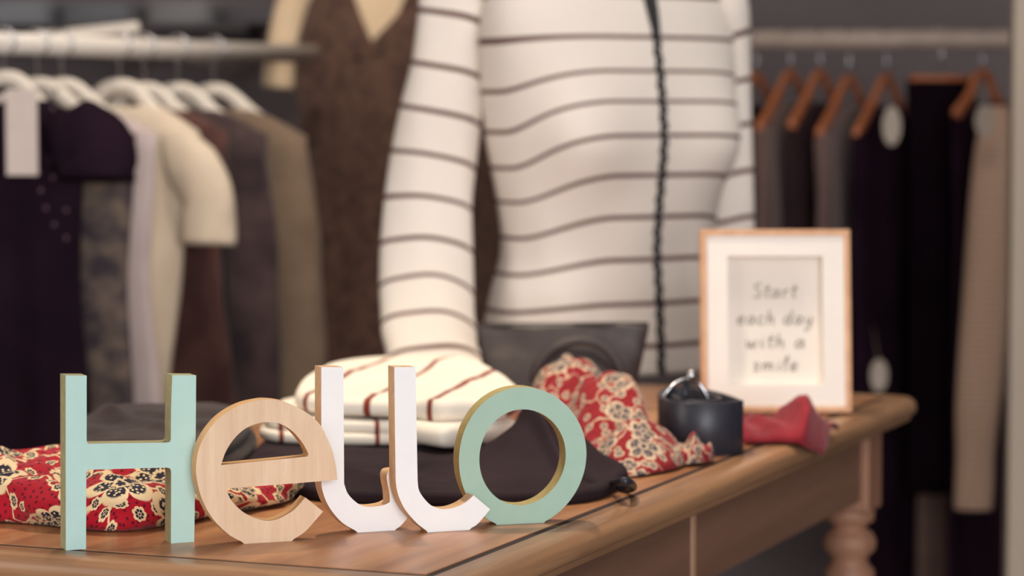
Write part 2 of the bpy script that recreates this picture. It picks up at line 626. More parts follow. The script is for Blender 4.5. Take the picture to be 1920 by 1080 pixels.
def letter(name, base0, slope, push, segs, holes, thick, face, side, label, feet):
    P0 = on_table(*base0)
    P0 = P0 + Vector((0, push, 0))
    D = Vector((1, slope, 0)).normalized()
    back = Vector((-D.y, D.x, 0))
    outs = [outline(segs, P0, D)] + [outline(h, P0, D) for h in holes]
    (xl, zl), (xr, zr) = [unplane(px, py, P0, D) for px, py in feet]
    for loop in outs:
        for p in loop:
            line = zl + (zr - zl) * (p.x - xl) / (xr - xl)
            p.y -= (line - TABLE_Z) * (1 - smooth01((p.y - TABLE_Z) / 0.15))
    fl = [p for p in outs[0] if abs(p.y - TABLE_Z) < 0.0011]
    for p in fl: p.y = TABLE_Z
    root_loc = Vector((P0.x, P0.y, TABLE_Z))
    verts, faces, fm = [], [], []
    loops = [[Vector((p.x, p.y - TABLE_Z, 0)) for p in lp] for lp in outs]
    tris = tessellate_polygon(loops)
    flat = [p for lp in loops for p in lp]
    n = len(flat)
    verts = [Vector((p.x, 0, p.y)) for p in flat] + [Vector((p.x, thick, p.y)) for p in flat]
    for t in tris:
        faces.append(tuple(t)); fm.append(0)
        faces.append(tuple(i + n for i in reversed(t))); fm.append(1)
    k0 = 0
    for lp in loops:
        m_ = len(lp)
        for i in range(m_):
            a, b = k0 + i, k0 + (i + 1) % m_
            faces.append((a, b, b + n, a + n)); fm.append(1)
        k0 += m_
    o = obj(name, verts, faces, None, None, smooth=False, mats=[face, side], fmat=fm)
    fix_normals(o)
    bm = bmesh.new(); bm.from_mesh(o.data)
    bmesh.ops.dissolve_limit(bm, angle_limit=0.002, verts=bm.verts, edges=bm.edges, delimit={'MATERIAL'})
    for fc in bm.faces: fc.smooth = True
    for e in bm.edges:
        e.smooth = e.calc_face_angle(0) < math.radians(28)
    bm.to_mesh(o.data); bm.free()
    o.location = root_loc
    o.rotation_euler = (0, 0, math.atan2(D.y, D.x))
    tag(o, label, 'letter', 'Hello letters on the table')
    return o


H_segs = [[(123, 704), (162.5, 704.2)], [(162.5, 704.2), (162.5, 826)], [(162.5, 826), (164.5, 832)], [(164.5, 832), (306, 830)],
          [(306, 830), (317, 829), (320.2, 825)], [(320.2, 825), (321, 760), (323, 703.4)], [(323, 703.4), (367.8, 703.8)],
          [(367.8, 703.8), (366.8, 830), (364.2, 1016)], [(364.2, 1016), (320.5, 1021)], [(320.5, 1021), (321, 886)],
          [(321, 886), (319, 879), (312, 876.6)], [(312, 876.6), (165, 880.8)], [(165, 880.8), (161.8, 884)], [(161.8, 884), (161.3, 1030.3)],
          [(161.3, 1030.3), (123.4, 1032)], [(123.4, 1032), (123, 704)]]
letter('letter_h', (123.4, 1032), 0.435, 0.0, H_segs, [], 0.0186, M['mint'], M['mint_side'],
       'mint green wooden capital letter H standing at the left end of the word', [(123.4, 1032), (364.2, 1016)])

E_segs = [[(632.7, 897.8), (600.7, 900.7)], [(600.7, 900.7), (424.4, 915.6)],
          [(424.4, 915.6), (432, 934.8), (449.6, 954), (470, 967), (497, 974.8), (516, 973), (532.6, 966), (553, 952.6), (572.6, 931)],
          [(572.6, 931), (605.8, 957)], [(605.8, 957), (590, 975), (571, 995.6), (544.4, 1012.7)], [(544.4, 1012.7), (461.5, 1018.4)],
          [(461.5, 1018.4), (428.9, 1001.5), (399, 971.9), (379, 936), (369, 897.8), (368, 868), (374, 838.5), (387.4, 811.9), (408, 786.7),
           (431.9, 768.9), (458.5, 756.5), (488, 750), (506, 749), (529.6, 752), (547, 758.5), (568, 769), (586, 782), (602, 798.5), (620, 835.6), (629, 868), (632.7, 897.8)]]
E_hole = [[(414.7, 870.5), (423, 847.4), (437.8, 823.7), (458.5, 804.4), (482, 794), (506, 791), (525, 794), (547, 807), (563.7, 825), (574, 841), (578.5, 851)],
          [(578.5, 851), (576, 855)], [(576, 855), (414.7, 871.5)]]
letter('letter_e', (461.5, 1019.5), 0.385, 0.0, E_segs, [E_hole], 0.016, M['pale_wood'], M['pale_side'],
       'unpainted pale wood letter e with round body, between the H and the white letters', [(461.5, 1018.4), (544.4, 1012.7)])

L1_segs = [[(602.4, 688.3), (644, 688.5)], [(644, 688.5), (645.2, 908)],
           [(645.2, 908), (651.8, 926.5), (664.4, 940.7), (678.6, 950), (692.8, 952.3), (708.5, 951), (722, 948), (731, 943)],
           [(731, 943), (730, 925), (726.5, 907), (725.5, 893), (730, 884.5), (740, 882)], [(740, 882), (766, 882)],
           [(766, 882), (772, 920), (769, 962), (752, 987), (736.8, 996.4)], [(736.8, 996.4), (673.9, 1000.5)],
           [(673.9, 1000.5), (645.5, 984.8), (626.7, 965.9), (612.5, 943.8), (604, 918.7), (602.4, 900)], [(602.4, 900), (602.4, 688.3)]]
letter('letter_l', (673.9, 1000.5), 0.425, 0.006, L1_segs, [], 0.0175, M['white_paint'], M['white_side'],
       'first white letter l, partly behind the pale wood e', [(673.9, 1000.5), (736.8, 996.4)])

L2_segs = [[(739.3, 688.3), (779, 688)], [(779, 688), (781, 796)], [(781, 796), (783, 900)],
           [(783, 900), (785.5, 918.7), (795, 934.4), (807.6, 947), (820, 952.7), (832.8, 954.9), (848.5, 952.7), (864, 947), (878, 938), (887.8, 928.7)],
           [(887.8, 928.7), (919, 954.9)], [(919, 954.9), (905, 972), (892.6, 984.8), (876.2, 993.6)], [(876.2, 993.6), (804.4, 998)],
           [(804.4, 998), (782.4, 981.6), (760.4, 956.4), (747.8, 931), (742.4, 906), (741.5, 874.6)], [(741.5, 874.6), (740, 764)], [(740, 764), (739.3, 688.3)]]
letter('letter_l', (804.4, 998), 0.398, 0.0, L2_segs, [], 0.0168, M['white_paint'], M['white_side'],
       'second white letter l with tan left edge, next to the sage letter o', [(804.4, 998), (876.2, 993.6)])

ell = lambda cx, cy, rx, ry, a0, a1, n: [(cx + rx * math.cos(math.radians(a0 + (a1 - a0) * i / n)), cy + ry * math.sin(math.radians(a0 + (a1 - a0) * i / n))) for i in range(n + 1)]
a_r = math.degrees(math.atan2((981.7 - 859) / 132, 36 / 119.5))
a_l = math.degrees(math.atan2((985.5 - 859) / 132, -47 / 119.5))
O_arc = ell(980, 859, 119.5, 133, a_r, a_l - 360, 48)
O_segs = [O_arc, [O_arc[-1], O_arc[0]]]
letter('letter_o', (933, 985.8), 0.292, 0.006, O_segs, [[ell(979.8, 858.6, 81, 90.5, 0, 360, 40)]], 0.019, M['sage'], M['sage_side'],
       'round sage green letter o at the right end of the word', [O_arc[-1], O_arc[0]])


# ------------------------------------------------------------------ folded and draped cloth
def boundary(outl, n=96):
    """closed smooth outline resampled by angle about its centre"""
    pts = catmull([(p[0], p[1], 0) for p in outl], 12, True)
    c = Vector((sum(p.x for p in pts) / len(pts), sum(p.y for p in pts) / len(pts), 0))
    L = [0.0]
    for i in range(len(pts)):
        L.append(L[-1] + (pts[(i + 1) % len(pts)] - pts[i]).length)
    out = []
    for k in range(n):
        s = L[-1] * k / n
        for i in range(len(pts)):
            if L[i + 1] >= s:
                t = (s - L[i]) / max(L[i + 1] - L[i], 1e-9)
                out.append(pts[i].lerp(pts[(i + 1) % len(pts)], t))
                break
    return c, out


def pad(name, outl, z0, h, mat, parent=None, layers=1, top=None, wrinkle=0.002, freq=14, n=96, seed=0.0, stripe=None, edge_noise=0.003, rows=16, ripple=None):
    """a folded pad of cloth: rounded edge of one or more layers, domed wrinkled top; world coordinates"""
    c, bd = boundary(outl, n)
    prof = [(0.35, 0.0)]                         # (inset, height share)
    hl = 1.0 / layers
    for L in range(layers):
        for k in range(0, 9):
            a = -PI / 2 + PI * k / 8
            prof.append(((1 - math.cos(a)), hl * (L + 0.5 + 0.5 * math.sin(a))))
    verts, uvs, st = [], [], []
    arc = [0.0] * n
    last = [None] * n
    nrow = 0
    rr = 0.5 * h / layers

    def add(j, p):
        if last[j] is not None: arc[j] += (p - last[j]).length
        last[j] = p
        verts.append(p)

    def topz(x, y):
        return top(x, y) if top else 0.0
    for i, (ins, hs) in enumerate(prof):
        for j in range(n):
            b = bd[j]
            d = (b - c)
            R = d.length
            lay = int(min(layers - 1, hs * layers))
            en = edge_noise * noise.noise(Vector((b.x * 9, b.y * 9, lay * 3.7 + seed)))
            r = R + en * 2 - (rr * ins if i else R * 0.35)
            q = c + d / R * r
            hh = h + topz(b.x, b.y)
            z = z0 + hs * hh
            if ripple and 0 < hs < 1: q += d / R * ripple(j / n, hs)
            add(j, Vector((q.x, q.y, z)))
        nrow += 1
    for i in range(1, rows + 1):
        s = 1 - i / rows
        for j in range(n):
            b = bd[j]
            d = (b - c)
            R = d.length
            r = (R - rr) * (s if i < rows else 0.004)
            q = c + d / R * r
            edge = smooth01((R - r) / 0.03)
            w = fbm((q.x * freq, q.y * freq, seed), 3) * wrinkle * edge
            z = z0 + h + topz(q.x, q.y) * (1 if top else 0) + w
            # meet the edge row without a step
            z = z * edge + (z0 + h + topz(b.x, b.y)) * (1 - edge)
            add(j, Vector((q.x, q.y, z)))
        nrow += 1
    # texture space: unrolled outwards from the middle
    vi = 0
    tot = arc[:]
    run = [0.0] * n
    prevp = [None] * n
    for i in range(nrow):
        for j in range(n):
            p = verts[vi]
            if prevp[j] is not None: run[j] += (p - prevp[j]).length
            prevp[j] = p
            d = (bd[j] - c).normalized()
            R = tot[j] - run[j]
            uvs.append((c.x + d.x * R, c.y + d.y * R))
            st.append(stripe(p) if stripe else 0.0)
            vi += 1
    f = []
    for i in range(nrow - 1):
        for j in range(n):
            k = (j + 1) % n
            f.append((i * n + j, i * n + k, (i + 1) * n + k, (i + 1) * n + j))
    f.append(tuple(reversed(range(n))))
    f.append(tuple(range((nrow - 1) * n, nrow * n)))
    base = Vector((c.x, c.y, z0))
    if parent is None:
        o = obj(name, [p - base for p in verts], f, mat, None, uvs=uvs, attrs={'stripe': st})
        o.location = base
    else:
        o = obj(name, verts, f, mat, parent, uvs=uvs, attrs={'stripe': st}, world_space=True)
    return fix_normals(o)


def fold_ridge(x, y, x0, y0, x1, y1, w, h):
    """height of a soft crease running from one point to another"""
    ax, ay = x1 - x0, y1 - y0
    L2 = ax * ax + ay * ay
    t = max(0, min(1, ((x - x0) * ax + (y - y0) * ay) / L2))
    d = math.hypot(x - x0 - ax * t, y - y0 - ay * t)
    return h * math.exp(-(d / w) ** 2)


# red floral scarf, front left
sc_top = lambda x, y: (0.004 * math.exp(-(((x + 0.46) / 0.09) ** 2 + ((y - 2.52) / 0.06) ** 2)) + fold_ridge(x, y, -0.56, 2.47, -0.30, 2.44, 0.02, 0.006)
                       + fold_ridge(x, y, -0.5, 2.56, -0.25, 2.54, 0.018, 0.008) - 0.018 * smooth01((x + 0.33) / 0.10)
                       + 0.004 * math.sin(x * 60 + y * 25) * 0.6)
s_out = [(-0.575, 2.47), (-0.52, 2.41), (-0.44, 2.375), (-0.365, 2.338), (-0.33, 2.345), (-0.285, 2.40), (-0.24, 2.47), (-0.205, 2.535), (-0.225, 2.60), (-0.32, 2.63), (-0.44, 2.65), (-0.55, 2.60)]
o = pad('floral_scarf', s_out, TABLE_Z, 0.040, M['floral_near'], layers=1, top=sc_top, wrinkle=0.012, freq=20, n=200, seed=1.3, edge_noise=0.007, rows=60,
        ripple=lambda a, hs: (0.005 * math.sin(a * 60 + hs * 5) + 0.012 * noise.noise(Vector((a * 26, hs * 2.5, 3.0)))) * math.sin(PI * hs))
tag(o, 'folded red scarf with cream and navy flowers lying behind the letter H', 'scarf')
v, f = tube([at(-30, 868, 2.6), at(5, 864, 2.6), at(28, 862, 2.6), at(44, 872, 2.585), at(47, 890, 2.56)], 0.005, 10, 0.5)
o = obj('dark_ribbon', v, f, M['black_cloth'])
tag(o, 'narrow dark ribbon draped over the red floral scarf at far left', 'ribbon')

# dark folded garment behind the H
d_top = lambda x, y: fold_ridge(x, y, -0.45, 2.92, -0.36, 2.80, 0.012, 0.006) + 0.012 * smooth01((y - 2.75) / 0.2) + 0.004 * fbm((x * 12, y * 12, 3))
o = pad('dark_folded_top', [(-0.475, 2.78), (-0.40, 2.725), (-0.31, 2.72), (-0.285, 2.80), (-0.29, 2.93), (-0.34, 3.00), (-0.44, 2.97)], TABLE_Z, 0.034, M['brown_black'],
        layers=2, top=d_top, wrinkle=0.005, freq=16, seed=5.1, edge_noise=0.005)
tag(o, 'dark brown folded top lying behind the red scarf near the left edge', 'clothing')

# dark trousers under the sweaters, running behind the letters
def t_top(x, y):
    z = 0.052 * math.exp(-(((x - 0.028) / 0.056) ** 2 + ((y - 2.69) / 0.072) ** 2))
    z += 0.010 * math.exp(-(((x + 0.16) / 0.06) ** 2 + ((y - 2.60) / 0.05) ** 2))
    z += fold_ridge(x, y, 0.012, 2.71, 0.062, 2.56, 0.007, 0.014) - fold_ridge(x, y, 0.026, 2.71, 0.075, 2.57, 0.006, 0.010)
    z += fold_ridge(x, y, -0.19, 2.60, -0.10, 2.53, 0.012, 0.006) - fold_ridge(x, y, -0.10, 2.68, -0.04, 2.53, 0.014, 0.006)
    return z


o = pad('dark_trousers', [(-0.27, 2.64), (-0.22, 2.56), (-0.155, 2.51), (-0.06, 2.495), (0.03, 2.50), (0.083, 2.535), (0.108, 2.62), (0.114, 2.68), (0.075, 2.72), (0.03, 2.765), (-0.02, 2.85), (-0.06, 2.93), (-0.25, 2.95), (-0.275, 2.8)],
        TABLE_Z, 0.013, M['black_cloth'], layers=1, top=t_top, wrinkle=0.004, freq=12, n=220, seed=2.2, rows=80, edge_noise=0.002)
tag(o, 'dark folded trousers with a pressed crease lying behind the white letters and the o', 'trousers')

# the folded striped sweaters
o = pad('folded_sweater', [(-0.275, 2.99), (-0.27, 2.90), (-0.22, 2.862), (-0.12, 2.85), (-0.045, 2.87), (-0.02, 2.97), (-0.03, 3.10), (-0.10, 3.15), (-0.22, 3.14), (-0.27, 3.08)], TABLE_Z + 0.0135, 0.026,
        M['knit_fold'], layers=2, wrinkle=0.003, seed=3.0, stripe=lambda p: (p.x + 0.15 * (p.y - 2.86) + 0.197) / 0.051, edge_noise=0.006)
tag(o, 'lower white folded sweater with brown stripes, on the dark trousers', 'sweater')
sw_top = lambda x, y: 0.014 * smooth01((y - 2.88) / 0.25) + 0.006 * math.exp(-((x + 0.05) / 0.05) ** 2)
o = pad('folded_sweater', [(-0.232, 3.05), (-0.235, 2.94), (-0.20, 2.88), (-0.14, 2.855), (-0.10, 2.83), (-0.075, 2.80), (-0.045, 2.81), (0.0, 2.825), (0.01, 2.93), (-0.012, 3.05), (-0.06, 3.17), (-0.15, 3.22), (-0.21, 3.16)], TABLE_Z + 0.043, 0.020,
        M['knit_fold'], layers=1, top=sw_top, wrinkle=0.006, freq=10, seed=7.7, stripe=lambda p: (p.x - 0.3 * (p.y - 2.86) + 0.157) / 0.082, edge_noise=0.007)
tag(o, 'upper white folded sweater with slanting brown stripes, bright under the spotlight', 'sweater')
pad('folded_sleeve', [(-0.108, 2.838), (-0.10, 2.81), (-0.075, 2.776), (-0.045, 2.795), (-0.006, 2.822), (0.008, 2.862), (-0.012, 2.868), (-0.06, 2.846)], TABLE_Z + 0.019, 0.024,
    M['knit_fold'], o, layers=1, wrinkle=0.003, seed=9.0, stripe=lambda p: 0.4, edge_noise=0.004)


# draped heap of floral scarf
def heap(name, outl, hfn, mat, seed, n=140, rows=44, z0=TABLE_Z, thick=0.002, edge_h=0.012):
    c, bd = boundary(outl, n)
    verts, uvs = [], []
    run = [0.0] * n
    prev = [None] * n
    for i in range(rows + 1):
        s = max(0.004, i / rows)
        for j in range(n):
            d = bd[j] - c
            q = c + d * s
            fall = (1 - s ** 5) ** 0.6 if s < 1 else 0.0
            z = z0 + max(0.0035, hfn(q.x, q.y) * fall + 0.004)
            p = Vector((q.x, q.y, z))
            if prev[j] is not None: run[j] += (p - prev[j]).length
            prev[j] = p
            dn = d.normalized()
            verts.append(p)
            uvs.append((c.x + dn.x * run[j], c.y + dn.y * run[j]))
    f = []
    for i in range(rows):
        for j in range(n):
            k = (j + 1) % n
            f.append((i * n + j, (i + 1) * n + j, (i + 1) * n + k, i * n + k))
    f.append(tuple(range(n)))
    base = Vector((c.x, c.y, z0))
    o = obj(name, [p - base for p in verts], f, mat, None, uvs=uvs)
    o.location = base
    fix_normals(o)
    if o.data.polygons[0].normal.z < 0:
        o.data.flip_normals()
    m_ = o.modifiers.new('thickness', 'SOLIDIFY')
    m_.thickness = thick
    m_.offset = -1
    return o


def scarf_h(x, y):
    z = 0.088 * math.exp(-(((x - 0.066) / 0.062) ** 2 + ((y - 3.02) / 0.10) ** 2) ** 1.3)
    z = max(z, 0.074 * math.exp(-(((x - 0.115) / 0.060) ** 2 + ((y - 2.93) / 0.10) ** 2) ** 1.8))
    z = max(z, 0.052 * math.exp(-(((x - 0.140) / 0.055) ** 2 + ((y - 2.785) / 0.07) ** 2) ** 1.4))
    a = math.atan2(y - 3.0, x - 0.06)
    r = math.hypot(x - 0.06, y - 3.0)
    z += 0.006 * math.sin(a * 9 + 14 * r + 2 * noise.noise(Vector((x * 14, y * 14, 2)))) * smooth01(r / 0.05) * smooth01(z / 0.03)
    z += 0.009 * fbm((x * 22, y * 22, 4.4), 3) * smooth01(z / 0.02)
    return max(z, 0.004)


o = heap('floral_scarf', [(0.118, 2.69), (0.165, 2.735), (0.185, 2.80), (0.165, 2.845), (0.152, 2.90), (0.150, 3.0), (0.145, 3.10), (0.08, 3.16), (0.0, 3.13), (-0.005, 3.02), (0.012, 2.88), (0.055, 2.79), (0.092, 2.735)], scarf_h, M['floral_far'], 1.0)
tag(o, 'crumpled red and cream floral scarf heaped in front of the charcoal bag', 'scarf')
# its loose end, a small tail beside the belt
o2 = heap('scarf_end', [(0.176, 2.775), (0.205, 2.79), (0.215, 2.83), (0.195, 2.845), (0.175, 2.82)], lambda x, y: 0.020 + 0.006 * math.sin(x * 300) + 0.006 * fbm((x * 60, y * 60, 0)), M['floral_far'], 2.0, n=40, rows=12)
o2.parent = o
o2.location = o2.location - o.location
# black strap end
v, f = tube(catmull([on_table(1150, 905, 0.772), on_table(1165, 903, 0.782), on_table(1180, 906, 0.780), on_table(1186, 914, 0.770), on_table(1178, 916, 0.765), on_table(1160, 912, 0.765)], 5), 0.0046, 10, 0.6)
o = obj('black_strap_end', v, f, M['black_leather'])
tag(o, 'small curled black strap end in front of the heaped floral scarf', 'strap')

# charcoal bag standing in front of the dress form
by = 3.32
bag = empty('charcoal_bag', (at(1060, 700, by).x, by, TABLE_Z), 0.0, 'soft charcoal leather bag standing behind the heaped floral scarf', 'bag')


def bag_mesh():
    n, rows = 64, 26
    pl = [(905, 615), (1222, 609)]
    rings = []
    for i in range(rows + 1):
        t = i / rows                       # bottom to top
        w0, w1 = -0.098 - 0.012 * t, 0.083 + 0.022 * t
        hgt = 0.104 + 0.003 * t
        depth = sinterp(t, [0, 0.12, 0.5, 0.85, 1.0], [0.018, 0.034, 0.030, 0.014, 0.006])
        ring = []
        for j in range(n):
            a = 2 * PI * j / n
            cx, sx = math.cos(a), math.sin(a)
            u = math.copysign(abs(cx) ** 0.45, cx)
            w = math.copysign(abs(sx) ** 0.75, sx)
            x = (w0 + w1) / 2 + (w1 - w0) / 2 * u
            y = depth * w
            if w < 0:
                y += 0.006 * math.sin(x * 55 + t * 5 + 1.2) * t * (1 - 0.6 * t) - 0.006 * math.exp(-((x - 0.02) ** 2 / 0.0009 + (t - 0.55) ** 2 / 0.06))
                y += 0.006 * fbm((x * 16, t * 2, 1.1))
            ring.append((x, y, hgt * t + 0.002 * math.sin(x * 40) * t))
        rings.append(ring)
    return loft(rings)


v, f = bag_mesh()
o = fix_normals(obj('bag_body', v, f, M['bag_leather'], bag))
hp = [(-0.040, -0.034, 0.040), (-0.034, -0.034, 0.060), (-0.014, -0.030, 0.080), (0.018, -0.028, 0.089), (0.048, -0.030, 0.080), (0.066, -0.034, 0.058), (0.070, -0.034, 0.036)]
v, f = tube(catmull(hp, 5), 0.0055, 10, 0.8)
o = obj('handle', v, f, M['bag_leather'], bag)
v, f = tube(catmull([(-0.105, 0.0, 0.106), (-0.03, -0.004, 0.1065), (0.05, -0.004, 0.108), (0.103, 0.0, 0.1075)], 4), 0.0025, 8)
obj('top_seam', v, f, M['bag_leather'], bag)

# coiled black belt
belt = empty('coiled_belt', (0.205, 2.95, TABLE_Z), 0, 'wide black leather belt coiled on edge beside the floral scarf', 'belt')


def ribbon(path, z0, z1, th):
    path = [Vector(p) for p in path]
    m_ = len(path)
    rings = []
    for i, p in enumerate(path):
        t = (path[min(i + 1, m_ - 1)] - path[max(i - 1, 0)]).normalized()
        nrm = Vector((-t.y, t.x, 0))
        rings.append([(p + nrm * th / 2 + Vector((0, 0, z0))), (p + nrm * th / 2 + Vector((0, 0, z1))), (p - nrm * th / 2 + Vector((0, 0, z1))), (p - nrm * th / 2 + Vector((0, 0, z0)))])
    return loft(rings)


bp = [(0.026, 0.03), (0.034, -0.02), (0.0448, -0.062)]
bp1 = catmull([(-0.002, 0.088, 0), (0.018, 0.05, 0), (0.034, 0.0, 0), (0.0455, -0.058, 0)], 6)
bp2 = catmull([(0.0455, -0.058, 0), (0.030, -0.074, 0), (0.0, -0.081, 0), (-0.028, -0.068, 0), (-0.038, -0.03, 0), (-0.040, 0.02, 0), (-0.030, 0.07, 0), (-0.012, 0.082, 0), (0.006, 0.066, 0), (0.018, 0.02, 0), (0.024, -0.03, 0), (0.008, -0.056, 0), (-0.018, -0.048, 0), (-0.026, 0.0, 0)], 6)
v, f = ribbon(bp1[:-1] + bp2, 0.0, 0.058, 0.0038)
o = fix_normals(obj('belt_strap', v, f, M['black_leather'], belt, smooth=True))
bevel(o, 0.0006, 1, 50)
arch = catmull([at(1238, 752, 2.93), at(1256, 728, 2.93), at(1282, 712, 2.94), at(1306, 716, 2.95), at(1322, 735, 2.95), at(1330, 756, 2.95)], 6)
v, f = tube(arch, 0.0022, 10)
o = obj('buckle', v, f, M['steel'], belt, world_space=True)
o['label'] = 'silver buckle loop above the coil'
bc = at(1296, 704, 2.945)
v, f = lathe([(0.0005, -0.006), (0.004, -0.005), (0.006, 0.0), (0.004, 0.005), (0.0005, 0.006)], 14, bc)
obj('stud', v, f, M['steel'], o, world_space=False)
bpy.data.objects[o.name].children[0].location = -Vector(belt.location)
v, f = tube([at(1288, 716, 2.945), at(1284, 742, 2.945), at(1280, 760, 2.945)], 0.004, 8)
obj('buckle_prong', v, f, M['black_leather'], belt, world_space=True)


# red cloth draped over the right edge
def red_cloth():
    nu, nv = 70, 36
    verts, uvs, faces = [], [], []
    for i in range(nu + 1):
        a = i / nu                      # left (behind the belt) to right
        for j in range(nv + 1):
            b = j / nv                  # front to back
            px = 1385 + 202 * a
            fy = sinterp(a, [0, 0.3, 0.55, 0.75, 0.9, 1.0], [828, 826, 834, 850, 852, 838])
            fp = on_table(px, min(fy, 830))
            Yf = sinterp(a, [0, 0.3, 0.6, 1.0], [2.955, 2.96, 2.955, 2.99])
            Y = Yf + (0.15 - 0.04 * a) * b
            x = (px - 960) / FPX * (Yf + 0.04) + 0.004 * math.sin(b * 9)
            # height of the folds
            hh = sinterp(a, [0, 0.3, 0.5, 0.65, 0.8, 1.0], [0.022, 0.020, 0.030, 0.050, 0.022, 0.014])
            prof = math.sin(PI * min(1, max(0, b))) ** 0.55
            z = TABLE_Z + 0.004 + hh * prof + 0.004 * math.sin(a * 22 + b * 6) * prof + 0.005 * fbm((a * 5, b * 4, 8)) * prof
            p = Vector((x, Y, z))
            # what lies beyond the table edge hangs down
            loc = p - Vector((TC.x, TC.y, 0))
            over = loc.dot(RD) - (TB - 0.012)
            if over > 0:
                k = min(over, 0.016)
                p = p - RD * (over - k - 0.25 * (over - k))
                p.z -= max(0, over - 0.010) * 0.45
            verts.append(p)
            uvs.append((a, b))
    for i in range(nu):
        for j in range(nv):
            k = i * (nv + 1) + j
            faces.append((k, k + nv + 1, k + nv + 2, k + 1))
    return verts, faces, uvs


v, f, uv = red_cloth()
base = Vector((0.30, 3.03, TABLE_Z))
o = obj('red_cloth', [p - base for p in v], f, M['red_cloth'], None, uvs=uv)
o.location = base
m_ = o.modifiers.new('thickness', 'SOLIDIFY'); m_.thickness = 0.002
tag(o, 'crimson cloth bunched beside the belt and hanging over the table edge', 'cloth')

# ------------------------------------------------------------------ framed saying
fb = on_table(1453, 775)
LEAN = math.radians(9)
fr = empty('picture_frame', (fb.x, fb.y, TABLE_Z), 0.0, 'thin oak picture frame with a hand-lettered saying, leaning back at the far table end', 'picture frame')
fr.rotation_euler = (-LEAN, 0, 0)
FW, FH, FD, FR_ = 0.1845, 0.226, 0.024, 0.0075
hw = FW / 2
o = box('frame_rail', (-hw, -FD, 0), (hw, 0, FR_), M['oak'], fr, 0.0008)
box('frame_rail', (-hw, -FD, FH - FR_), (hw, 0, FH), M['oak'], fr, 0.0008)
box('frame_rail', (-hw, -FD, FR_), (-hw + FR_, 0, FH - FR_), M['oak'], fr, 0.0008)
box('frame_rail', (hw - FR_, -FD, FR_), (hw, 0, FH - FR_), M['oak'], fr, 0.0008)
MW = 0.0265
iw0, iw1, ih0, ih1 = -hw + FR_, hw - FR_, FR_, FH - FR_
y0, y1 = -FD + 0.002, -FD + 0.0185


def mat_board():
    """white board with a deep window opening"""
    a = [(iw0, ih0), (iw1, ih0), (iw1, ih1), (iw0, ih1)]
    b = [(iw0 + MW - 0.001, ih0 + MW), (iw1 - MW, ih0 + MW), (iw1 - MW, ih1 - MW + 0.001), (iw0 + MW - 0.001, ih1 - MW + 0.001)]
    v = [(x, y0, z) for x, z in a] + [(x, y0, z) for x, z in b] + [(x, y1, z) for x, z in b] + [(x, y1, z) for x, z in a]
    f = []
    for i in range(4):
        k = (i + 1) % 4
        f += [(i, k, 4 + k, 4 + i), (4 + i, 4 + k, 8 + k, 8 + i), (8 + i, 8 + k, 12 + k, 12 + i), (12 + i, 12 + k, k, i)]
    return v, f


v, f = mat_board()
fix_normals(obj('mat_board', v, f, M['mat_board'], fr, smooth=False))
paper = box('print', (iw0 + 0.005, y1, ih0 + 0.005), (iw1 - 0.005, y1 + 0.0015, ih1 - 0.005), M['print'], fr)
paper['label'] = 'printed paper reading Start each day with a smile'
box('backing_board', (iw0, -0.004, ih0), (iw1, -0.001, ih1), M['groove'], fr)
v, f = tube([(0, 0.0, FH * 0.72), (0, 0.042, FH * 0.35), (0, 0.072, 0.010)], 0.012, 8, 0.15)
stt = obj('easel_strut', v, f, M['groove'], fr)

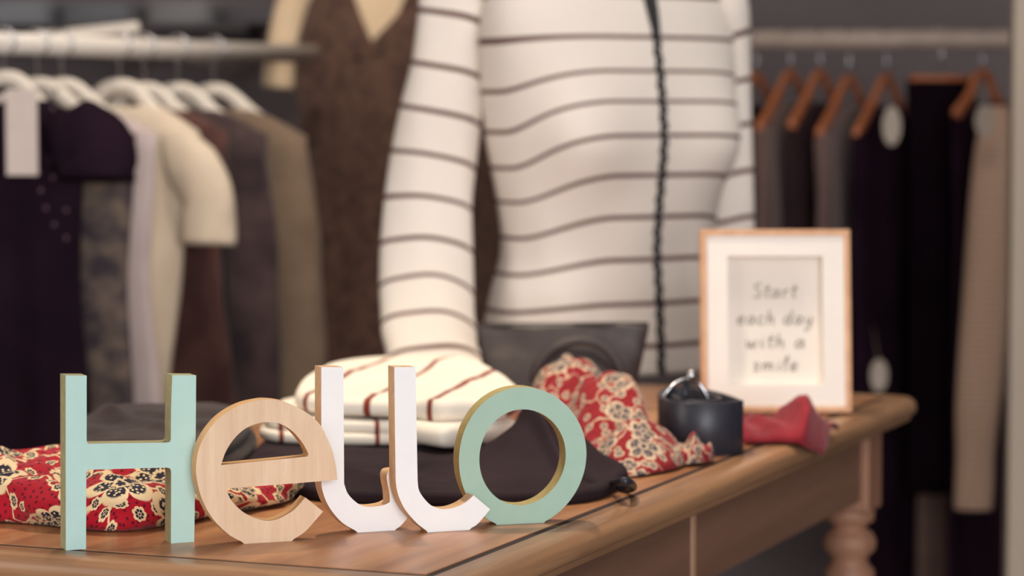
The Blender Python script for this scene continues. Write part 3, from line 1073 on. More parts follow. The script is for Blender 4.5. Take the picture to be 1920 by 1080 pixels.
GL = {   # pen strokes, x height 1
    'S': (0.9, [[(0.75, 1.65), (0.45, 1.85), (0.12, 1.6), (0.2, 1.2), (0.6, 0.85), (0.75, 0.4), (0.45, 0.0), (0.05, 0.2)]]),
    't': (0.6, [[(0.35, 1.7), (0.28, 0.8), (0.3, 0.15), (0.55, 0.05)], [(0.02, 1.12), (0.62, 1.2)]]),
    'a': (0.95, [[(0.72, 0.85), (0.4, 1.0), (0.08, 0.6), (0.18, 0.08), (0.5, 0.15), (0.72, 0.85)], [(0.74, 1.0), (0.7, 0.3), (0.92, 0.05)]]),
    'r': (0.7, [[(0.12, 1.0), (0.15, 0.0)], [(0.14, 0.6), (0.35, 0.95), (0.65, 0.92)]]),
    'e': (0.85, [[(0.1, 0.5), (0.65, 0.6), (0.6, 0.95), (0.3, 0.98), (0.08, 0.5), (0.3, 0.02), (0.75, 0.2)]]),
    'c': (0.8, [[(0.68, 0.85), (0.35, 1.0), (0.08, 0.5), (0.3, 0.02), (0.72, 0.18)]]),
    'h': (0.9, [[(0.2, 1.85), (0.12, 0.0)], [(0.14, 0.55), (0.45, 1.0), (0.68, 0.7), (0.66, 0.2), (0.85, 0.02)]]),
    'd': (0.95, [[(0.7, 0.8), (0.4, 1.0), (0.08, 0.55), (0.2, 0.05), (0.55, 0.15), (0.72, 0.7)], [(0.8, 1.85), (0.7, 0.3), (0.9, 0.05)]]),
    'y': (0.9, [[(0.1, 1.0), (0.2, 0.3), (0.5, 0.15), (0.72, 0.7)], [(0.75, 1.0), (0.62, -0.3), (0.3, -0.75), (0.1, -0.5)]]),
    'w': (1.15, [[(0.08, 1.0), (0.2, 0.1), (0.42, 0.2), (0.55, 0.8), (0.62, 0.15), (0.85, 0.1), (1.0, 1.0)]]),
    'i': (0.45, [[(0.2, 1.0), (0.18, 0.2), (0.38, 0.03)], [(0.22, 1.4), (0.24, 1.48)]]),
    'm': (1.3, [[(0.1, 1.0), (0.1, 0.0)], [(0.1, 0.5), (0.35, 0.98), (0.55, 0.7), (0.55, 0.02)], [(0.56, 0.5), (0.82, 0.98), (1.02, 0.7), (1.0, 0.2), (1.2, 0.02)]]),
    's': (0.75, [[(0.6, 0.88), (0.35, 1.0), (0.12, 0.78), (0.5, 0.42), (0.55, 0.12), (0.3, 0.0), (0.05, 0.15)]]),
    'l': (0.5, [[(0.12, 0.7), (0.4, 1.6), (0.3, 1.88), (0.15, 1.3), (0.16, 0.25), (0.42, 0.03)]]),
}


def writing(text, zc, xh, width):
    adv, total = [], 0.0
    for ch in text:
        adv.append(total)
        total += (0.75 if ch == ' ' else GL[ch][0] + 0.18)
    total -= 0.18
    sx = width / total
    V, F = [], []
    for ch, a in zip(text, adv):
        if ch == ' ': continue
        for st_ in GL[ch][1]:
            p = catmull([((a + x + 0.12 * y) * sx - width / 2, 0, zc + y * xh) for x, y in st_], 4)
            rings = []
            for i, q in enumerate(p):
                t = (p[min(i + 1, len(p) - 1)] - p[max(i - 1, 0)]).normalized()
                nn = Vector((-t.z, 0, t.x)) * 0.0007
                rings.append((q + nn, q - nn))
            b0 = len(V)
            for l, r in rings:
                V.extend([(l.x, 0, l.z), (r.x, 0, r.z), (r.x, 0.0004, r.z), (l.x, 0.0004, l.z)])
            for i in range(len(rings) - 1):
                k = b0 + i * 4
                for e in range(4):
                    F.append((k + e, k + (e + 1) % 4, k + 4 + (e + 1) % 4, k + 4 + e))
    return V, F


for txt, py, xh, w in (('Start', 560, 0.0095, 0.054), ('each day', 610, 0.0095, 0.094), ('with a', 654, 0.0095, 0.074), ('smile', 697, 0.0095, 0.056)):
    V, F = writing(txt, (776 - py) / 1510, xh, w)
    o = obj('lettering', [(x, y + y1 - 0.0005, z) for x, y, z in V], F, M['ink'], paper, smooth=False)
    o['label'] = 'handwritten words ' + txt

# ------------------------------------------------------------------ dress form and striped sweater
SY = 3.82
SCX = at(1142, 300, SY).x
PXM = FPX / SY
YAW = math.radians(34)
SZ = lambda z: 1.1316 + (z - 1.1316) * 1.025
form = empty('dress_form', (SCX, SY, 0), 0, 'dress form on a pole behind the table, wearing the striped sweater', 'mannequin')
TZ = [SZ(q) for q in (0.70, 0.80, 0.88, 0.935, 1.00, 1.06, 1.10, 1.16, 1.215, 1.26, 1.295, 1.32, 1.34, 1.36, 1.385)]
TA = [0.204, 0.196, 0.180, 0.163, 0.166, 0.178, 0.186, 0.194, 0.200, 0.200, 0.186, 0.150, 0.110, 0.075, 0.068]
TBF = [0.120, 0.117, 0.112, 0.108, 0.112, 0.118, 0.120, 0.116, 0.108, 0.098, 0.088, 0.078, 0.070, 0.062, 0.058]


def torso(z, th, grow=0.0):
    """th measured from the front; negative towards the viewer's left"""
    a = sinterp(z, TZ, TA) * 1.025 + grow
    b = sinterp(z, TZ, TBF) * 1.025 + grow
    s, c = math.sin(th), math.cos(th)
    x = a * math.copysign(abs(s) ** 0.92, s)
    y = -b * math.copysign(abs(c) ** 0.85, c)
    bu = 0.0
    for th0 in (-0.62, 0.62):
        d = (th - th0)
        bu += math.exp(-(d / 0.36) ** 2 - ((z - 1.085) / (0.062 if z < 1.085 else 0.085)) ** 2)
    k = 0.035 * bu
    r = math.hypot(x, y)
    # soft folds below the bust
    fold = (0.0022 * math.sin(th * 9 + z * 16 + 0.6) + 0.004 * fbm((th * 2.2, z * 5, 2.0))) * smooth01((1.03 - z) / 0.12)
    k += fold
    x += x / r * k * 0.7
    y += y / r * k
    cy, sy = math.cos(YAW), math.sin(YAW)
    # local front (-y) turned towards +x
    return Vector((x * cy - y * sy, x * sy + y * cy, z)) if False else Vector((x * cy + (-y) * sy, x * sy * 1.0 + y * cy, z))


ZS = [SZ(q) for q in (0.75, 0.813, 0.871, 0.931, 0.989, 1.046, 1.1, 1.146, 1.187, 1.233, 1.29, 1.35)]
SI = [9, 8, 7, 6, 5, 4, 3, 2, 1, 0, -1.0, -2.0]
DZ = [SZ(q) for q in (0.81, 0.87, 0.93, 0.989, 1.046, 1.1, 1.146, 1.187, 1.233, 1.3)]
DD = [0.006, 0.012, 0.026, 0.034, 0.046, 0.044, 0.032, 0.022, 0.004, 0.0]


def torso_mesh(grow, z0, z1, rows, n):
    verts, st = [], []
    for i in range(rows + 1):
        z = z0 + (z1 - z0) * i / rows
        for j in range(n):
            th = -PI + 2 * PI * j / n
            p = torso(z, th, grow)
            verts.append(p)
            dip = interp(z, DZ, DD) * smooth01((abs(th) - 0.35) / 1.15) * (1.0 if th < 0 else 0.45)
            st.append(sinterp(z + dip, ZS, SI))
    f = []
    for i in range(rows):
        for j in range(n):
            k = (j + 1) % n
            f.append((i * n + j, i * n + k, (i + 1) * n + k, (i + 1) * n + j))
    return verts, f, st


sweater = empty('striped_sweater', (SCX, SY, 0.70), 0, 'white long-sleeved sweater with thin brown stripes and black front lacing, on the dress form', 'sweater')
v, f, st = torso_mesh(0.0, 0.764, 1.375, 110, 128)
o = fix_normals(obj('sweater_body', [p - Vector((0, 0, 0.70)) for p in v], f, M['knit'], sweater, attrs={'stripe': st}))
o.modifiers.new('thickness', 'SOLIDIFY').thickness = 0.003
M['form_cloth'] = fabric('form cover', (150, 140, 130))
v, f, _ = torso_mesh(-0.055, 0.78, 1.16, 40, 48)
n = 48
f.append(tuple(reversed(range(n)))); f.append(tuple(range(len(v) - n, len(v))))
fix_normals(obj('form_torso', v, f, M['form_cloth'], form))
v, f = lathe([(0.018, 0.03), (0.018, 0.80)], 16)
obj('pole', v, f, M['steel'], form)
v, f = lathe([(0.15, 0.0), (0.15, 0.01), (0.14, 0.018), (0.03, 0.03), (0.02, 0.04)], 32)
obj('base', v, f, M['steel'], form)


def sleeve(pts, flat, name, stripe_y, dip, sub=8, n=36, seed=0.0):
    """pts: (px, py, Y, half width in px)"""
    P = catmull([at(a, b, Y) for a, b, Y, r in pts], sub)
    ys = catmull([(a, b, r) for a, b, Y, r in pts], sub)
    fl_ = [q.x for q in catmull([(k, 0, 0) for k in flat], sub)]
    rings, st = [], []
    m_ = len(P)
    for i, p in enumerate(P):
        t = (P[min(i + 1, m_ - 1)] - P[max(i - 1, 0)]).normalized()
        s = Vector((1, 0, 0)) - t * t.x
        s.normalize()
        b = t.cross(s).normalized()
        R = ys[i].z / FPX * p.y
        ring = []
        for j in range(n):
            a = 2 * PI * j / n
            low = smooth01((ys[i].y - 560) / 120)
            w = 1 + 0.03 * math.sin(a * 5 + i * 0.11 + seed) + low * 0.07 * math.sin(i * 0.55 + a * 2.0)
            ring.append(p + s * (R * math.cos(a) * (1 + (w - 1) * 0.6)) + b * (R * fl_[i] * math.sin(a) * w))
            st.append(interp(ys[i].y - dip * (math.cos(a) * 0.5 + 0.5) + 3 * math.sin(a * 2), [q for q, _ in stripe_y], [k for _, k in stripe_y]))
        rings.append(ring)
    v, f = loft(rings, cap=False)
    root = Vector((SCX, SY, 0.70))
    o = fix_normals(obj(name, [Vector(q) - root for q in v], f, M['knit'], sweater, attrs={'stripe': st}))
    o.modifiers.new('thickness', 'SOLIDIFY').thickness = 0.003
    return o


LY = [(-60, -2), (28, -1), (125, 0), (208, 1), (293, 2), (378, 3), (462, 4), (543, 5), (608, 6), (668, 7), (730, 8), (790, 9)]
sleeve([(880, -30, 3.79, 60), (858, -6, 3.79, 70), (848, 50, 3.78, 68), (838, 125, 3.77, 68), (827, 210, 3.76, 77), (815, 293, 3.75, 81), (804, 378, 3.73, 83), (800, 462, 3.70, 87), (799, 543, 3.66, 89),
        (802, 615, 3.60, 88), (814, 675, 3.53, 90), (828, 712, 3.46, 88), (836, 726, 3.40, 74)], [0.62] * 9 + [0.5, 0.36, 0.2, 0.12], 'sleeve', LY, 18)
RY = [(-60, -2), (73, -1), (160, 0), (245, 1), (332, 2), (418, 3), (500, 4), (580, 5), (660, 6)]
sleeve([(1335, -25, 3.88, 56), (1348, 15, 3.88, 56), (1354, 80, 3.89, 54), (1358, 200, 3.90, 52), (1361, 330, 3.90, 52), (1363, 460, 3.90, 51), (1360, 600, 3.90, 48), (1350, 760, 3.88, 40)], [0.7] * 8, 'sleeve', RY, -10, seed=2.0)

# black laced trim down the front
lv, lf = [], []
path = [torso(0.766 + (1.365 - 0.766) * i / 150, 0.0) for i in range(151)]
off = Vector((math.sin(YAW), -math.cos(YAW), 0))
side = Vector((math.cos(YAW), math.sin(YAW), 0))
pp = [p + off * 0.0035 + side * (0.0016 * math.sin(i * 1.1)) - Vector((0, 0, 0.70)) for i, p in enumerate(path)]
lv, lf = tube(pp, [0.0052 + 0.0014 * math.sin(i * 2.2) for i in range(151)], 8, 0.6)
M['black_trim'] = plain('black trim', (26, 24, 28), 0.6)
o = obj('front_lacing', lv, lf, M['black_trim'], sweater)
o['label'] = 'black laced trim down the middle'
# ribbon at the neck end of the lacing
pn = [p - Vector((0, 0, 0.70)) + off * 0.006 + side * (-0.004 * smooth01((p.z - 1.23) / 0.1)) for p in path if p.z > 1.225]
lv, lf = tube(pn, [0.0035 + 0.0055 * math.sin(PI * i / max(1, len(pn) - 1)) for i in range(len(pn))], 8, 0.5)
obj('neck_ribbon', lv, lf, M['black_trim'], sweater)


# ------------------------------------------------------------------ hanging clothes
def garment(name, neck, yaw, sw, length, mat, label, cat='clothing', hem=None, th=0.035, folds=5, amp=0.012, sleeve_len=0.0, sleeve_r=0.055, seed=0.0, group=None,
            slope=0.46, neckw=0.06, sleeve_out=0.10, taper=1.0, sleeves=(1, -1), sleeve_flat=0.8, sleeve_mat=None, hem_th=None, attrs=False):
    root = empty(name, neck, yaw, label, cat, group)
    hem = hem or sw
    hem_th = hem_th or th * 1.3
    n, rows = 56, 40
    rings = []
    st = []
    drop = (sw - neckw) * slope
    for i in range(rows + 1):
        if i < 9:
            t = i / 8
            w = neckw + (sw - neckw) * t
            z = -drop * t ** 1.15
            T = 0.014 + (th - 0.014) * t ** 0.7
            k = 0.0
        else:
            t = (i - 8) / (rows - 8)
            w = sw + (hem - sw) * smooth01(t * 1.2)
            w *= 1 - 0.10 * math.exp(-((t - 0.25) / 0.15) ** 2)
            z = -drop - (length - drop) * t
            T = th + (hem_th - th) * t
            k = smooth01(t * 3)
        ring = []
        for j in range(n):
            a = 2 * PI * j / n
            ca, sa = math.cos(a), math.sin(a)
            x = w * math.copysign(abs(ca) ** 0.85, ca)
            y = T * math.copysign(abs(sa) ** 0.8, sa)
            y += k * amp * math.sin(x / sw * PI * folds / 2 + seed + 0.6 * z) * (0.4 + 0.6 * abs(sa))
            y += k * amp * 0.8 * noise.noise(Vector((x * 9, z * 1.4, seed)))
            x *= 1 + k * 0.04 * noise.noise(Vector((sa * 2, z * 3, seed + 4)))
            ring.append((x, y, z))
            st.append(z / 0.011)
        rings.append(ring)
    v, f = loft(rings)
    fix_normals(obj('garment_body', v, f, mat, root, attrs={'stripe': st} if attrs else None))
    if sleeve_len > 0:
        for sgn in sleeves:
            m_ = 22
            pts, rad = [], []
            for i in range(m_ + 1):
                t = i / m_
                x = sgn * (sw - 0.035 + sleeve_out * smooth01(t * 1.4))
                z = -drop * 0.75 - sleeve_len * t
                y = -0.01 - 0.02 * t
                pts.append(Vector((x, y, z - (0.02 if i == 0 else 0.0) * 0)))
                rad.append((sleeve_r * (0.75 + 0.5 * min(1, t * 3)) if i else sleeve_r * 0.4) * (1 + (taper - 1) * t))
            v, f = tube(pts, rad, 20, sleeve_flat, wob=lambda i, j: 1 + 0.05 * math.sin(j * 1.3 + i * 0.5 + seed))
            so = fix_normals(obj('sleeve', v, f, sleeve_mat or mat, root, attrs={'stripe': [p[2] / 0.011 for p in v]} if attrs else None))
    return root


def hanger(neck, yaw, sw, mat, label, group, rail_z, bar=False, thick=0.010):
    root = empty('clothes_hanger', neck, yaw, label, 'hanger', group)
    if bar:
        v, f = tube([(-sw, 0, 0.0), (sw, 0, 0.0)], thick, 10, 0.7, up=Vector((0, 0, 1)))
    else:
        pts = [(-sw, 0, -sw * 0.50), (-sw * 0.5, 0, -sw * 0.17), (-0.03, 0, 0.014), (0, 0, 0.022), (0.03, 0, 0.014), (sw * 0.5, 0, -sw * 0.17), (sw, 0, -sw * 0.50)]
        pts = catmull(pts, 4)
        v, f = tube(pts, [thick * (1.0 + 0.5 * abs(p.x) / sw) for p in pts], 10, 0.5, up=Vector((0, 1, 0)))
    obj('hanger_bar', v, f, mat, root)
    h = rail_z - neck[2]
    hk = [(0, 0, 0.02), (0, 0, h - 0.012)]
    for k in range(0, 11):
        a = math.radians(-50 + 230 * k / 10)
        hk.append((0.021 * math.cos(a), 0, h + 0.003 + 0.021 * math.sin(a)))
    v, f = tube(hk, 0.0022, 8)
    obj('hook', v, f, M['steel'], root)
    return root


# -- left rack: its rail runs away from the camera
R0, R1 = at(-70, 78, 4.0), at(587, 102, 4.95)
rail_d = (R1 - R0).normalized()
rack = empty('clothes_rail', (R0.x, R0.y, 0), 0, 'white clothes rail at the left holding dresses and tops', 'clothes rail')
v, f = tube([R0, R1], 0.017, 14, up=Vector((0, 0, 1)))
o = obj('rail', v, f, M['white_metal'], rack, world_space=True)
for t in (0.46, 0.80):
    p = R0.lerp(R1, t)
    v, f = tube([p, (p.x, YB, p.z)], 0.010, 10, up=Vector((0, 0, 1)))
    obj('rail_bracket', v, f, M['white_metal'], rack, world_space=True)
LYAW = math.radians(-19)


def rail_at(Y):
    t = (Y - R0.y) / (R1.y - R0.y)
    return R0.lerp(R1, t)


def rail_px(px):
    lo, hi = 0.0, 1.0
    for _ in range(40):
        m_ = (lo + hi) / 2
        p = R0.lerp(R1, m_)
        if 960 + FPX * p.x / p.y < px: lo = m_
        else: hi = m_
    return R0.lerp(R1, lo)


def hang_left(name, px, dz, hcol, hlabel, *a, **k):
    rp = rail_px(px)
    a = (a[0] * 0.92,) + a[1:]
    k['th'] = min(k.get('th', 0.03), 0.024); k['hem_th'] = 0.028; k['amp'] = 0.008; k['sleeve_flat'] = 0.55
    for q in ('hem', 'sleeve_out', 'sleeve_r'):
        if q in k: k[q] *= 0.92
    neck = Vector((rp.x, rp.y, rp.z - dz))
    k.setdefault('neckw', 0.075)
    g = garment(name, neck - Vector((0, 0, 0.012)), LYAW, *a, **k)
    hanger(neck, LYAW, a[0] * 0.92, hcol, hlabel, 'hangers on the left rail', rp.z, thick=0.012)
    return g


purple = cloth('black purple crepe', (40, 24, 36), (28, 15, 26), sheen=0.0, spec=0.08)
dress = hang_left('black_dress', 10, 0.075, M['hanger_white'], 'white hanger carrying the black beaded dress',
                  0.150, 0.98, purple, 'black short-sleeved dress with beaded front hanging nearest on the left rail', 'dress', hem=0.165, th=0.045, sleeve_len=0.095, sleeve_r=0.056, sleeve_out=0.075, seed=0.4, slope=0.5)
M['bead'] = plain('smoky bead', (110, 84, 96), 0.25, 0.05)
binv = Matrix.LocRotScale(dress.location, dress.rotation_euler, None).inverted()
bead0 = None
for k, (bx, by_) in enumerate([(121, 203), (120, 230), (116, 263), (116, 298), (121, 332), (88, 322), (94, 356), (105, 389), (124, 419), (150, 444), (150, 392), (128, 170)]):
    q = binv @ at(bx, by_, 4.06)
    q.y = -0.034
    if bead0 is None:
        v, f = lathe([(0.0005, -0.0035), (0.003, -0.002), (0.003, 0.002), (0.0005, 0.0035)], 8)
        bead0 = obj('bead', v, f, M['bead'], dress)
        b_ = bead0
    else:
        b_ = bead0.copy(); COL.objects.link(b_); b_.parent = dress
    b_.location = q
tp = at(41, 248, 3.98)
o = box('price_tag', (-0.0235, -0.001, -0.064), (0.0235, 0.001, 0.064), M['tag'], None)
o.location = tp
tag(o, 'blank white card tag hanging on the black beaded dress', 'tag')
v, f = tube([(-0.018, 0.0, 0.055), (-0.045, 0.02, 0.045), (-0.07, 0.04, 0.05)], 0.006, 8, 0.4)
obj('tag_loop', v, f, M['tag'], o)

hang_left('patterned_dress', 72, 0.085, M['hanger_white'], 'white hanger carrying the mottled grey dress',
          0.185, 0.98, cloth('mottled grey print', (120, 104, 92), (62, 54, 60), mottling=28, sheen=0.0), 'mottled grey and brown patterned dress behind the black dress', 'dress', hem=0.17, th=0.03, seed=1.1)
hang_left('pale_dress', 118, 0.085, M['hanger_white'], 'white hanger carrying the long pale dress',
          0.180, 0.92, cloth('pale pink white cotton', (206, 188, 184), (186, 166, 164)), 'long plain pale dress seen edge on behind the patterned dress', 'dress', hem=0.19, th=0.03, seed=2.0)
hang_left('cream_top', 226, 0.085, M['hanger_white'], 'white hanger carrying the cream top',
          0.155, 0.62, cloth('cream jersey', (226, 208, 184), (206, 186, 164)), 'cream short-sleeved top hanging on the left rail', 'top', hem=0.085, th=0.04, sleeve_len=0.19, sleeve_r=0.04, sleeve_out=0.07, seed=2.6, slope=0.62)
hang_left('maroon_dress', 272, 0.09, M['hanger_white'], 'white hanger carrying the maroon brown dress',
          0.165, 0.92, cloth('maroon brown', (98, 66, 58), (70, 44, 42), mottling=14), 'maroon brown dress hanging just behind the cream top', 'dress', hem=0.19, th=0.035, seed=3.3)
hang_left('dark_cardigan', 335, 0.09, M['hanger_white'], 'white hanger carrying the dark plum cardigan',
          0.180, 0.85, cloth('dark plum knit', (86, 68, 66), (48, 36, 40), mottling=10), 'dark plum cardigan between the maroon dress and the taupe coat', 'cardigan', hem=0.20, th=0.035, sleeve_len=0.5, sleeve_r=0.042, sleeve_out=0.02, seed=4.0)
hang_left('taupe_coat', 402, 0.09, M['hanger_white'], 'white hanger carrying the taupe coat',
          0.190, 0.90, cloth('taupe wool', (140, 118, 98), (112, 92, 77)), 'taupe wool coat hanging last on the left rail', 'coat', hem=0.22, th=0.04, sleeve_len=0.55, sleeve_r=0.05, sleeve_out=0.02, seed=4.9)

# folded knitwear on a wall shelf above the rail
SHY = 6.08
sa, sb = at(-60, 50, SHY), at(480, 50, SHY)
sh = box('wall_shelf', (sa.x, 5.88, sa.z - 0.02), (sb.x, YB - 0.001, sa.z), plain('dark grey shelf', (70, 64, 66), 0.7), None, 0.002)
tag(sh, 'dark grey wall shelf at the top left, above the clothes rail', 'shelf')
kx = sa.x + 0.01
for i_, (kw, kh, kc, kl) in enumerate(((0.20, 0.05, (150, 152, 158), 'pale blue grey folded knit at the left end of the wall shelf'), (0.15, 0.045, (128, 128, 134), 'mid grey folded knit, second from the left on the wall shelf'),
                        (0.14, 0.05, (150, 148, 150), 'light grey folded knit near the right of the wall shelf'), (0.13, 0.04, (112, 108, 112), 'dark grey folded knit at the right end of the wall shelf'))):
    hk_ = pad('folded_knit', [(kx, 5.90), (kx + kw * 0.5, 5.89), (kx + kw, 5.90), (kx + kw + 0.005, 6.04), (kx + kw, 6.17), (kx + kw * 0.5, 6.18), (kx, 6.17), (kx - 0.005, 6.04)], sa.z, kh,
              cloth('shelf knit %d' % i_, kc), layers=2, wrinkle=0.003, n=48, rows=8, seed=i_ * 2.0)
    tag(hk_, kl, 'knitwear', 'folded knits on the wall shelf')
    kx += kw + 0.035

# white bracket shelf in front of the rail
s0, s1 = at(70, 78, 4.75), at(262, 58, 4.75)
v, f = tube([s0, s0.lerp(s1, 0.5), s1], 0.024, 4, 0.7, up=Vector((0, 0, 1)))
o = obj('face_out_arm', v, f, M['white_metal'], None, smooth=False)
tag(o, 'short white display arm above the black dress', 'display arm')
v, f = tube([s0 + Vector((0, 0, 0)), Vector((s0.x, YB, s0.z))], 0.012, 8, up=Vector((0, 0, 1)))
obj('wall_bracket', v, f, M['white_metal'], o)

# brown pinafore on a second form
BY = 5.12
PK = BY / 4.45
pin_x = at(752, 200, BY).x
pin = empty('brown_pinafore', (pin_x, BY, 0), 0, 'long brown tweed pinafore with a deep V neck on a stand behind the striped sweater', 'dress')
tweed = cloth('brown tweed', (104, 78, 66), (74, 54, 48), mottling=45, sheen=0.1)


def pin_shape(z, a):
    w = PK * sinterp(z, [0.25, 0.60, 0.85, 1.05, 1.20, 1.30, 1.40, 1.46], [0.215, 0.195, 0.168, 0.168, 0.178, 0.165, 0.125, 0.07])
    d = sinterp(z, [0.25, 0.60, 0.85, 1.05, 1.20, 1.40, 1.46], [0.15, 0.14, 0.11, 0.12, 0.12, 0.09, 0.07])
    ca, sa = math.cos(a), math.sin(a)
    k = smooth01((1.1 - z) / 0.4)
    r = 1 + k * (0.05 * math.sin(a * 7 + z * 2) + 0.04 * noise.noise(Vector((a * 2, z * 3, 6))))
    return w * ca * r, d * sa * r


NB, RB = 72, 60
v, f = [], []
vz = at(712, 118, BY).z
for i in range(RB + 1):
    for j in range(NB):
        a = 2 * PI * j / NB - PI / 2
        z = 0.25 + (1.46 - 0.25) * i / RB
        x, y = pin_shape(z, a)
        # the V neck: the front rows end on the neckline
        vx = x + 0.035
        vline = vz + abs(vx) * 2.6
        if y < 0 and z > vline:
            z = vline
            x, y = pin_shape(z, a)
        v.append((x, y, z))
for i in range(RB):
    for j in range(NB):
        k = (j + 1) % NB
        f.append((i * NB + j, i * NB + k, (i + 1) * NB + k, (i + 1) * NB + j))
o = obj('pinafore_body', v, f, tweed, pin)
bm = bmesh.new(); bm.from_mesh(o.data); bmesh.ops.remove_doubles(bm, verts=bm.verts, dist=1e-4); bmesh.ops.dissolve_degenerate(bm, edges=bm.edges, dist=1e-5); bm.to_mesh(o.data); bm.free()
creamb = cloth('cream blouse', (226, 200, 168), (208, 182, 150))
rings = []
for i in range(31):
    z = 0.95 + (1.44 - 0.95) * i / 30
    rings.append([(0.94 * pin_shape(z, 2 * PI * j / 48)[0], 0.94 * pin_shape(z, 2 * PI * j / 48)[1], z) for j in range(48)])
v, f = loft(rings)
o = obj('blouse', v, f, creamb, pin)
o['label'] = 'cream blouse showing in the V neck and at the arm'
sp = [at(575, -30, BY), at(552, 0, BY), at(538, 50, BY), at(528, 110, BY), at(522, 165, BY)]
v, f = tube(catmull(sp, 4), [0.032] * 17, 16, 0.8)
obj('blouse_sleeve', v, f, creamb, pin, world_space=True)
v, f = lathe([(0.016, 0.02), (0.016, 0.30), (0.014, 0.96)], 14)
obj('stand_pole', v, f, M['steel'], pin)
v, f = lathe([(0.16, 0.0), (0.16, 0.012), (0.03, 0.024)], 28)
obj('stand_base', v, f, M['steel'], pin)

# -- right rack: rail across the niche
RRY = 5.15
ra, rb = at(1330, 74, RRY), at(1935, 74, RRY)
ra.x = 0.2
o = empty('clothes_rail', (ra.x, RRY, ra.z), 0, 'beige clothes rail across the niche at the right', 'clothes rail')
v, f = tube([(0, 0, 0), (1.3, 0, 0)], 0.019, 14, up=Vector((0, 0, 1)))
obj('rail', v, f, M['rail_metal'], o)
for xx in (0.02, 1.2):
    v, f = tube([(xx, 0.0, 0), (xx, YB - RRY, 0)], 0.010, 10, up=Vector((0, 0, 1)))
    obj('rail_bracket', v, f, M['rail_metal'], o)


def hang_right(name, px, py, sw, length, mat, label, hlabel,  yaw=64, hw=M['hanger_wood'], Y=RRY, cat='clothing', bar=False, **k):
    p = at(px, py, Y)
    neck = Vector((p.x, RRY, p.z))
    k['th'] = min(k.get('th', 0.012), 0.014); k.setdefault('hem_th', 0.014); k.setdefault('amp', 0.004); k.setdefault('sleeve_flat', 0.28)
    g = garment(name, neck - Vector((0, 0, 0.0 if bar else 0.028)), math.radians(yaw), sw, length, mat, label, cat, **k)
    hanger(neck + Vector((0, 0, 0.004)), math.radians(yaw), sw * 0.9, hw, hlabel, 'wooden hangers on the right rail', ra.z, bar=bar, thick=0.011)
    return g


navy = cloth('navy plum cloth', (40, 22, 36), (26, 13, 24), sheen=0.0, spec=0.05)
taupe2 = cloth('dusty taupe', (122, 96, 88), (98, 76, 72))
brownk = cloth('dark brown knit', (62, 42, 46), (44, 28, 34), sheen=0.0)
blackc = cloth('black wool', (20, 9, 17), (13, 5, 11), sheen=0.0, spec=0.05)
hang_right('plum_jacket', 1418, 170, 0.19, 0.66, navy, 'dark plum jacket at the left end of the right rail, beside the sweater', 'wooden hanger at the left end of the right rail', seed=0.3, sleeve_len=0.55, sleeve_r=0.04, sleeve_out=0.01, cat='jacket')
hang_right('taupe_jacket', 1482, 165, 0.19, 0.66, taupe2, 'taupe jacket on the right rail, first taupe piece from the left', 'wooden hanger of the first taupe jacket', seed=1.3, sleeve_len=0.55, sleeve_r=0.042, sleeve_out=0.01, cat='jacket')
hang_right('brown_jumper', 1537, 165, 0.18, 0.66, brownk, 'dark brown jumper between the two taupe pieces on the right rail', 'wooden hanger of the dark brown jumper', seed=2.3, cat='jumper')
hang_right('taupe_blouse', 1592, 175, 0.19, 0.66, taupe2, 'taupe blouse right of the dark brown jumper, above the picture frame', 'wooden hanger of the taupe blouse', seed=3.3, sleeve_len=0.5, sleeve_r=0.045, sleeve_out=0.01, cat='blouse')
hang_right('plum_dress', 1662, 172, 0.20, 1.0, navy, 'long dark plum dress hanging left of the black trousers', 'wooden hanger of the long plum dress', seed=4.3, th=0.045, sleeve_len=0.6, sleeve_r=0.045, sleeve_out=0.01, cat='dress')
hang_right('black_trousers', 1765, 152, 0.070, 0.80, blackc, 'black trousers folded over a wooden bar hanger on the right rail', 'wooden bar hanger with the black trousers', yaw=8, bar=True, seed=5.3, th=0.03, neckw=0.066, slope=0.1, hem=0.06, cat='trousers')
hang_right('plum_skirt', 1842, 165, 0.13, 0.95, navy, 'dark plum skirt between the black trousers and the striped cardigan', 'wooden hanger of the plum skirt', yaw=55, seed=6.3, cat='skirt')
# striped beige cardigan with a long sleeve, nearest at right
M['beige_stripe'] = striped('fine striped beige knit', (190, 158, 136), (134, 106, 92), 0.14)
cy_ = 4.86
p = at(1906, 160, cy_)
CARD_X = at(1925, 160, RRY).x
card = garment('beige_cardigan', Vector((CARD_X, cy_ + 0.29, p.z)), math.radians(84), 0.165, 0.60, M['beige_stripe'], 'beige finely striped cardigan with long sleeve at the right end of the right rail', 'cardigan', th=0.030, seed=1.0, attrs=True)
sl = [(1872, 205, 5.02, 26), (1866, 260, 5.0, 36), (1860, 350, 4.98, 40), (1853, 480, 4.96, 44), (1842, 620, 4.94, 44), (1834, 760, 4.92, 42), (1829, 850, 4.92, 37), (1826, 900, 4.92, 37), (1825, 955, 4.92, 36)]
P = catmull([at(a, b, Y) for a, b, Y, r in sl], 5)
rr_ = [q.z / FPX * 4.9 for q in catmull([(0, 0, s[3]) for s in sl], 5)]
v, f = tube(P, rr_, 20, 0.7, wob=lambda i, j: 1 + 0.03 * math.sin(j + i * 0.4))
o = obj('long_sleeve', v, f, M['beige_stripe'], card, world_space=True, attrs={'stripe': [q[2] / 0.011 for q in v]})
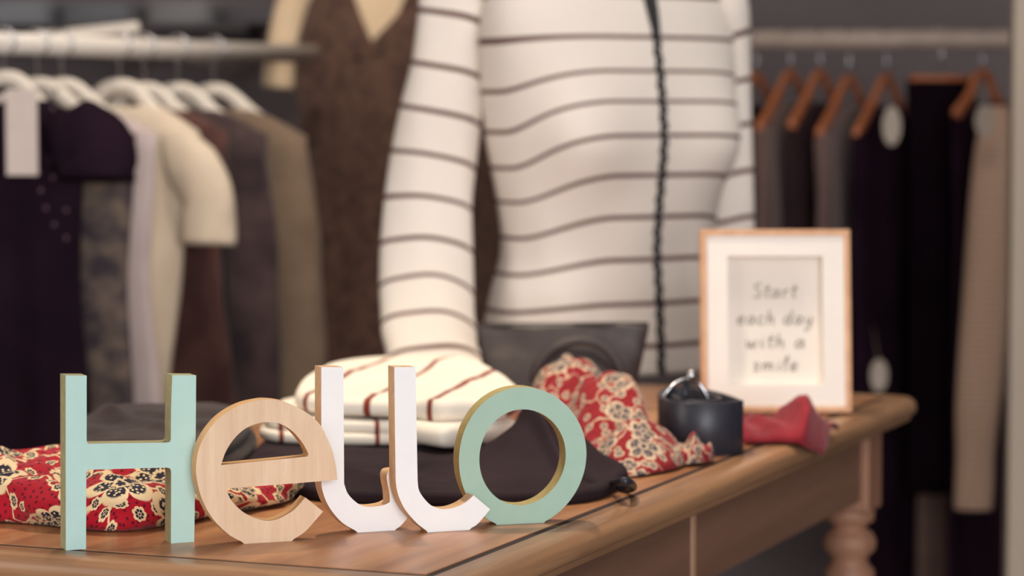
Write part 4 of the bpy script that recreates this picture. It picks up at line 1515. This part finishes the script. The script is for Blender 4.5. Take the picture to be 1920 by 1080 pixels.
hanger(Vector((CARD_X, RRY, p.z + 0.004)), math.radians(84), 0.15, M['hanger_wood'], 'wooden hanger of the beige striped cardigan', 'wooden hangers on the right rail', ra.z, thick=0.011)
# lower hanging pieces below the rail
low = cloth('grey taupe trousers', (150, 124, 114), (128, 104, 96))
pl = at(1758, 845, 5.45)
g = garment('taupe_trousers', Vector((pl.x, 5.45, at(1760, 700, 5.45).z)), 0, 0.05, 0.75, low, 'grey taupe trouser legs hanging low behind the black trousers', 'trousers', neckw=0.04, th=0.025, hem=0.05, slope=0.1, seed=3.0)
hanger(Vector((pl.x, 5.45, at(1760, 700, 5.45).z + 0.004)), 0, 0.05, M['hanger_wood'], 'wooden bar hanger of the taupe trousers', 'wooden hangers on the right rail', at(1760, 700, 5.45).z + 0.08, bar=True, thick=0.008)
v, f = tube([(pl.x - 0.3, 5.45, at(1760, 700, 5.45).z + 0.08), (0.84, 5.45, at(1760, 700, 5.45).z + 0.08)], 0.012, 10, up=Vector((0, 0, 1)))
o = obj('lower_rail', v, f, M['rail_metal'])
for xx in (pl.x - 0.25, 0.80):
    zz = at(1760, 700, 5.45).z + 0.08
    v, f = tube([(xx, 5.45, zz), (xx, YB, zz)], 0.01, 8, up=Vector((0, 0, 1)))
    obj('rail_bracket', v, f, M['rail_metal'], o)
tag(o, 'lower clothes rail hidden behind the long dark clothes at right', 'clothes rail')
# oval and round tags
for px, py, Y, w, h, lab in ((1672, 236, 4.88, 0.017, 0.036, 'pale oval tag hanging beside the black trousers'), (1846, 226, 4.90, 0.018, 0.03, 'grey oval tag left of the striped cardigan'), (1648, 704, 4.88, 0.016, 0.03, 'small round tag low on the plum dress, right of the picture frame')):
    c = at(px, py, Y)
    v, f = [], []
    ring = lambda y: [(w * math.cos(2 * PI * k / 20), y, h * math.sin(2 * PI * k / 20)) for k in range(20)]
    v, f = loft([ring(-0.001), ring(0.001)])
    o = obj('oval_tag', v, f, M['dim_tag'], None, smooth=False)
    o.location = c
    tag(o, lab, 'tag', 'tags on the right rail')
    v, f = tube([(0, 0, h * 0.8), (0, 0.10, h + 0.06)], 0.0012, 6)
    obj('tag_string', v, f, M['ink'], o)
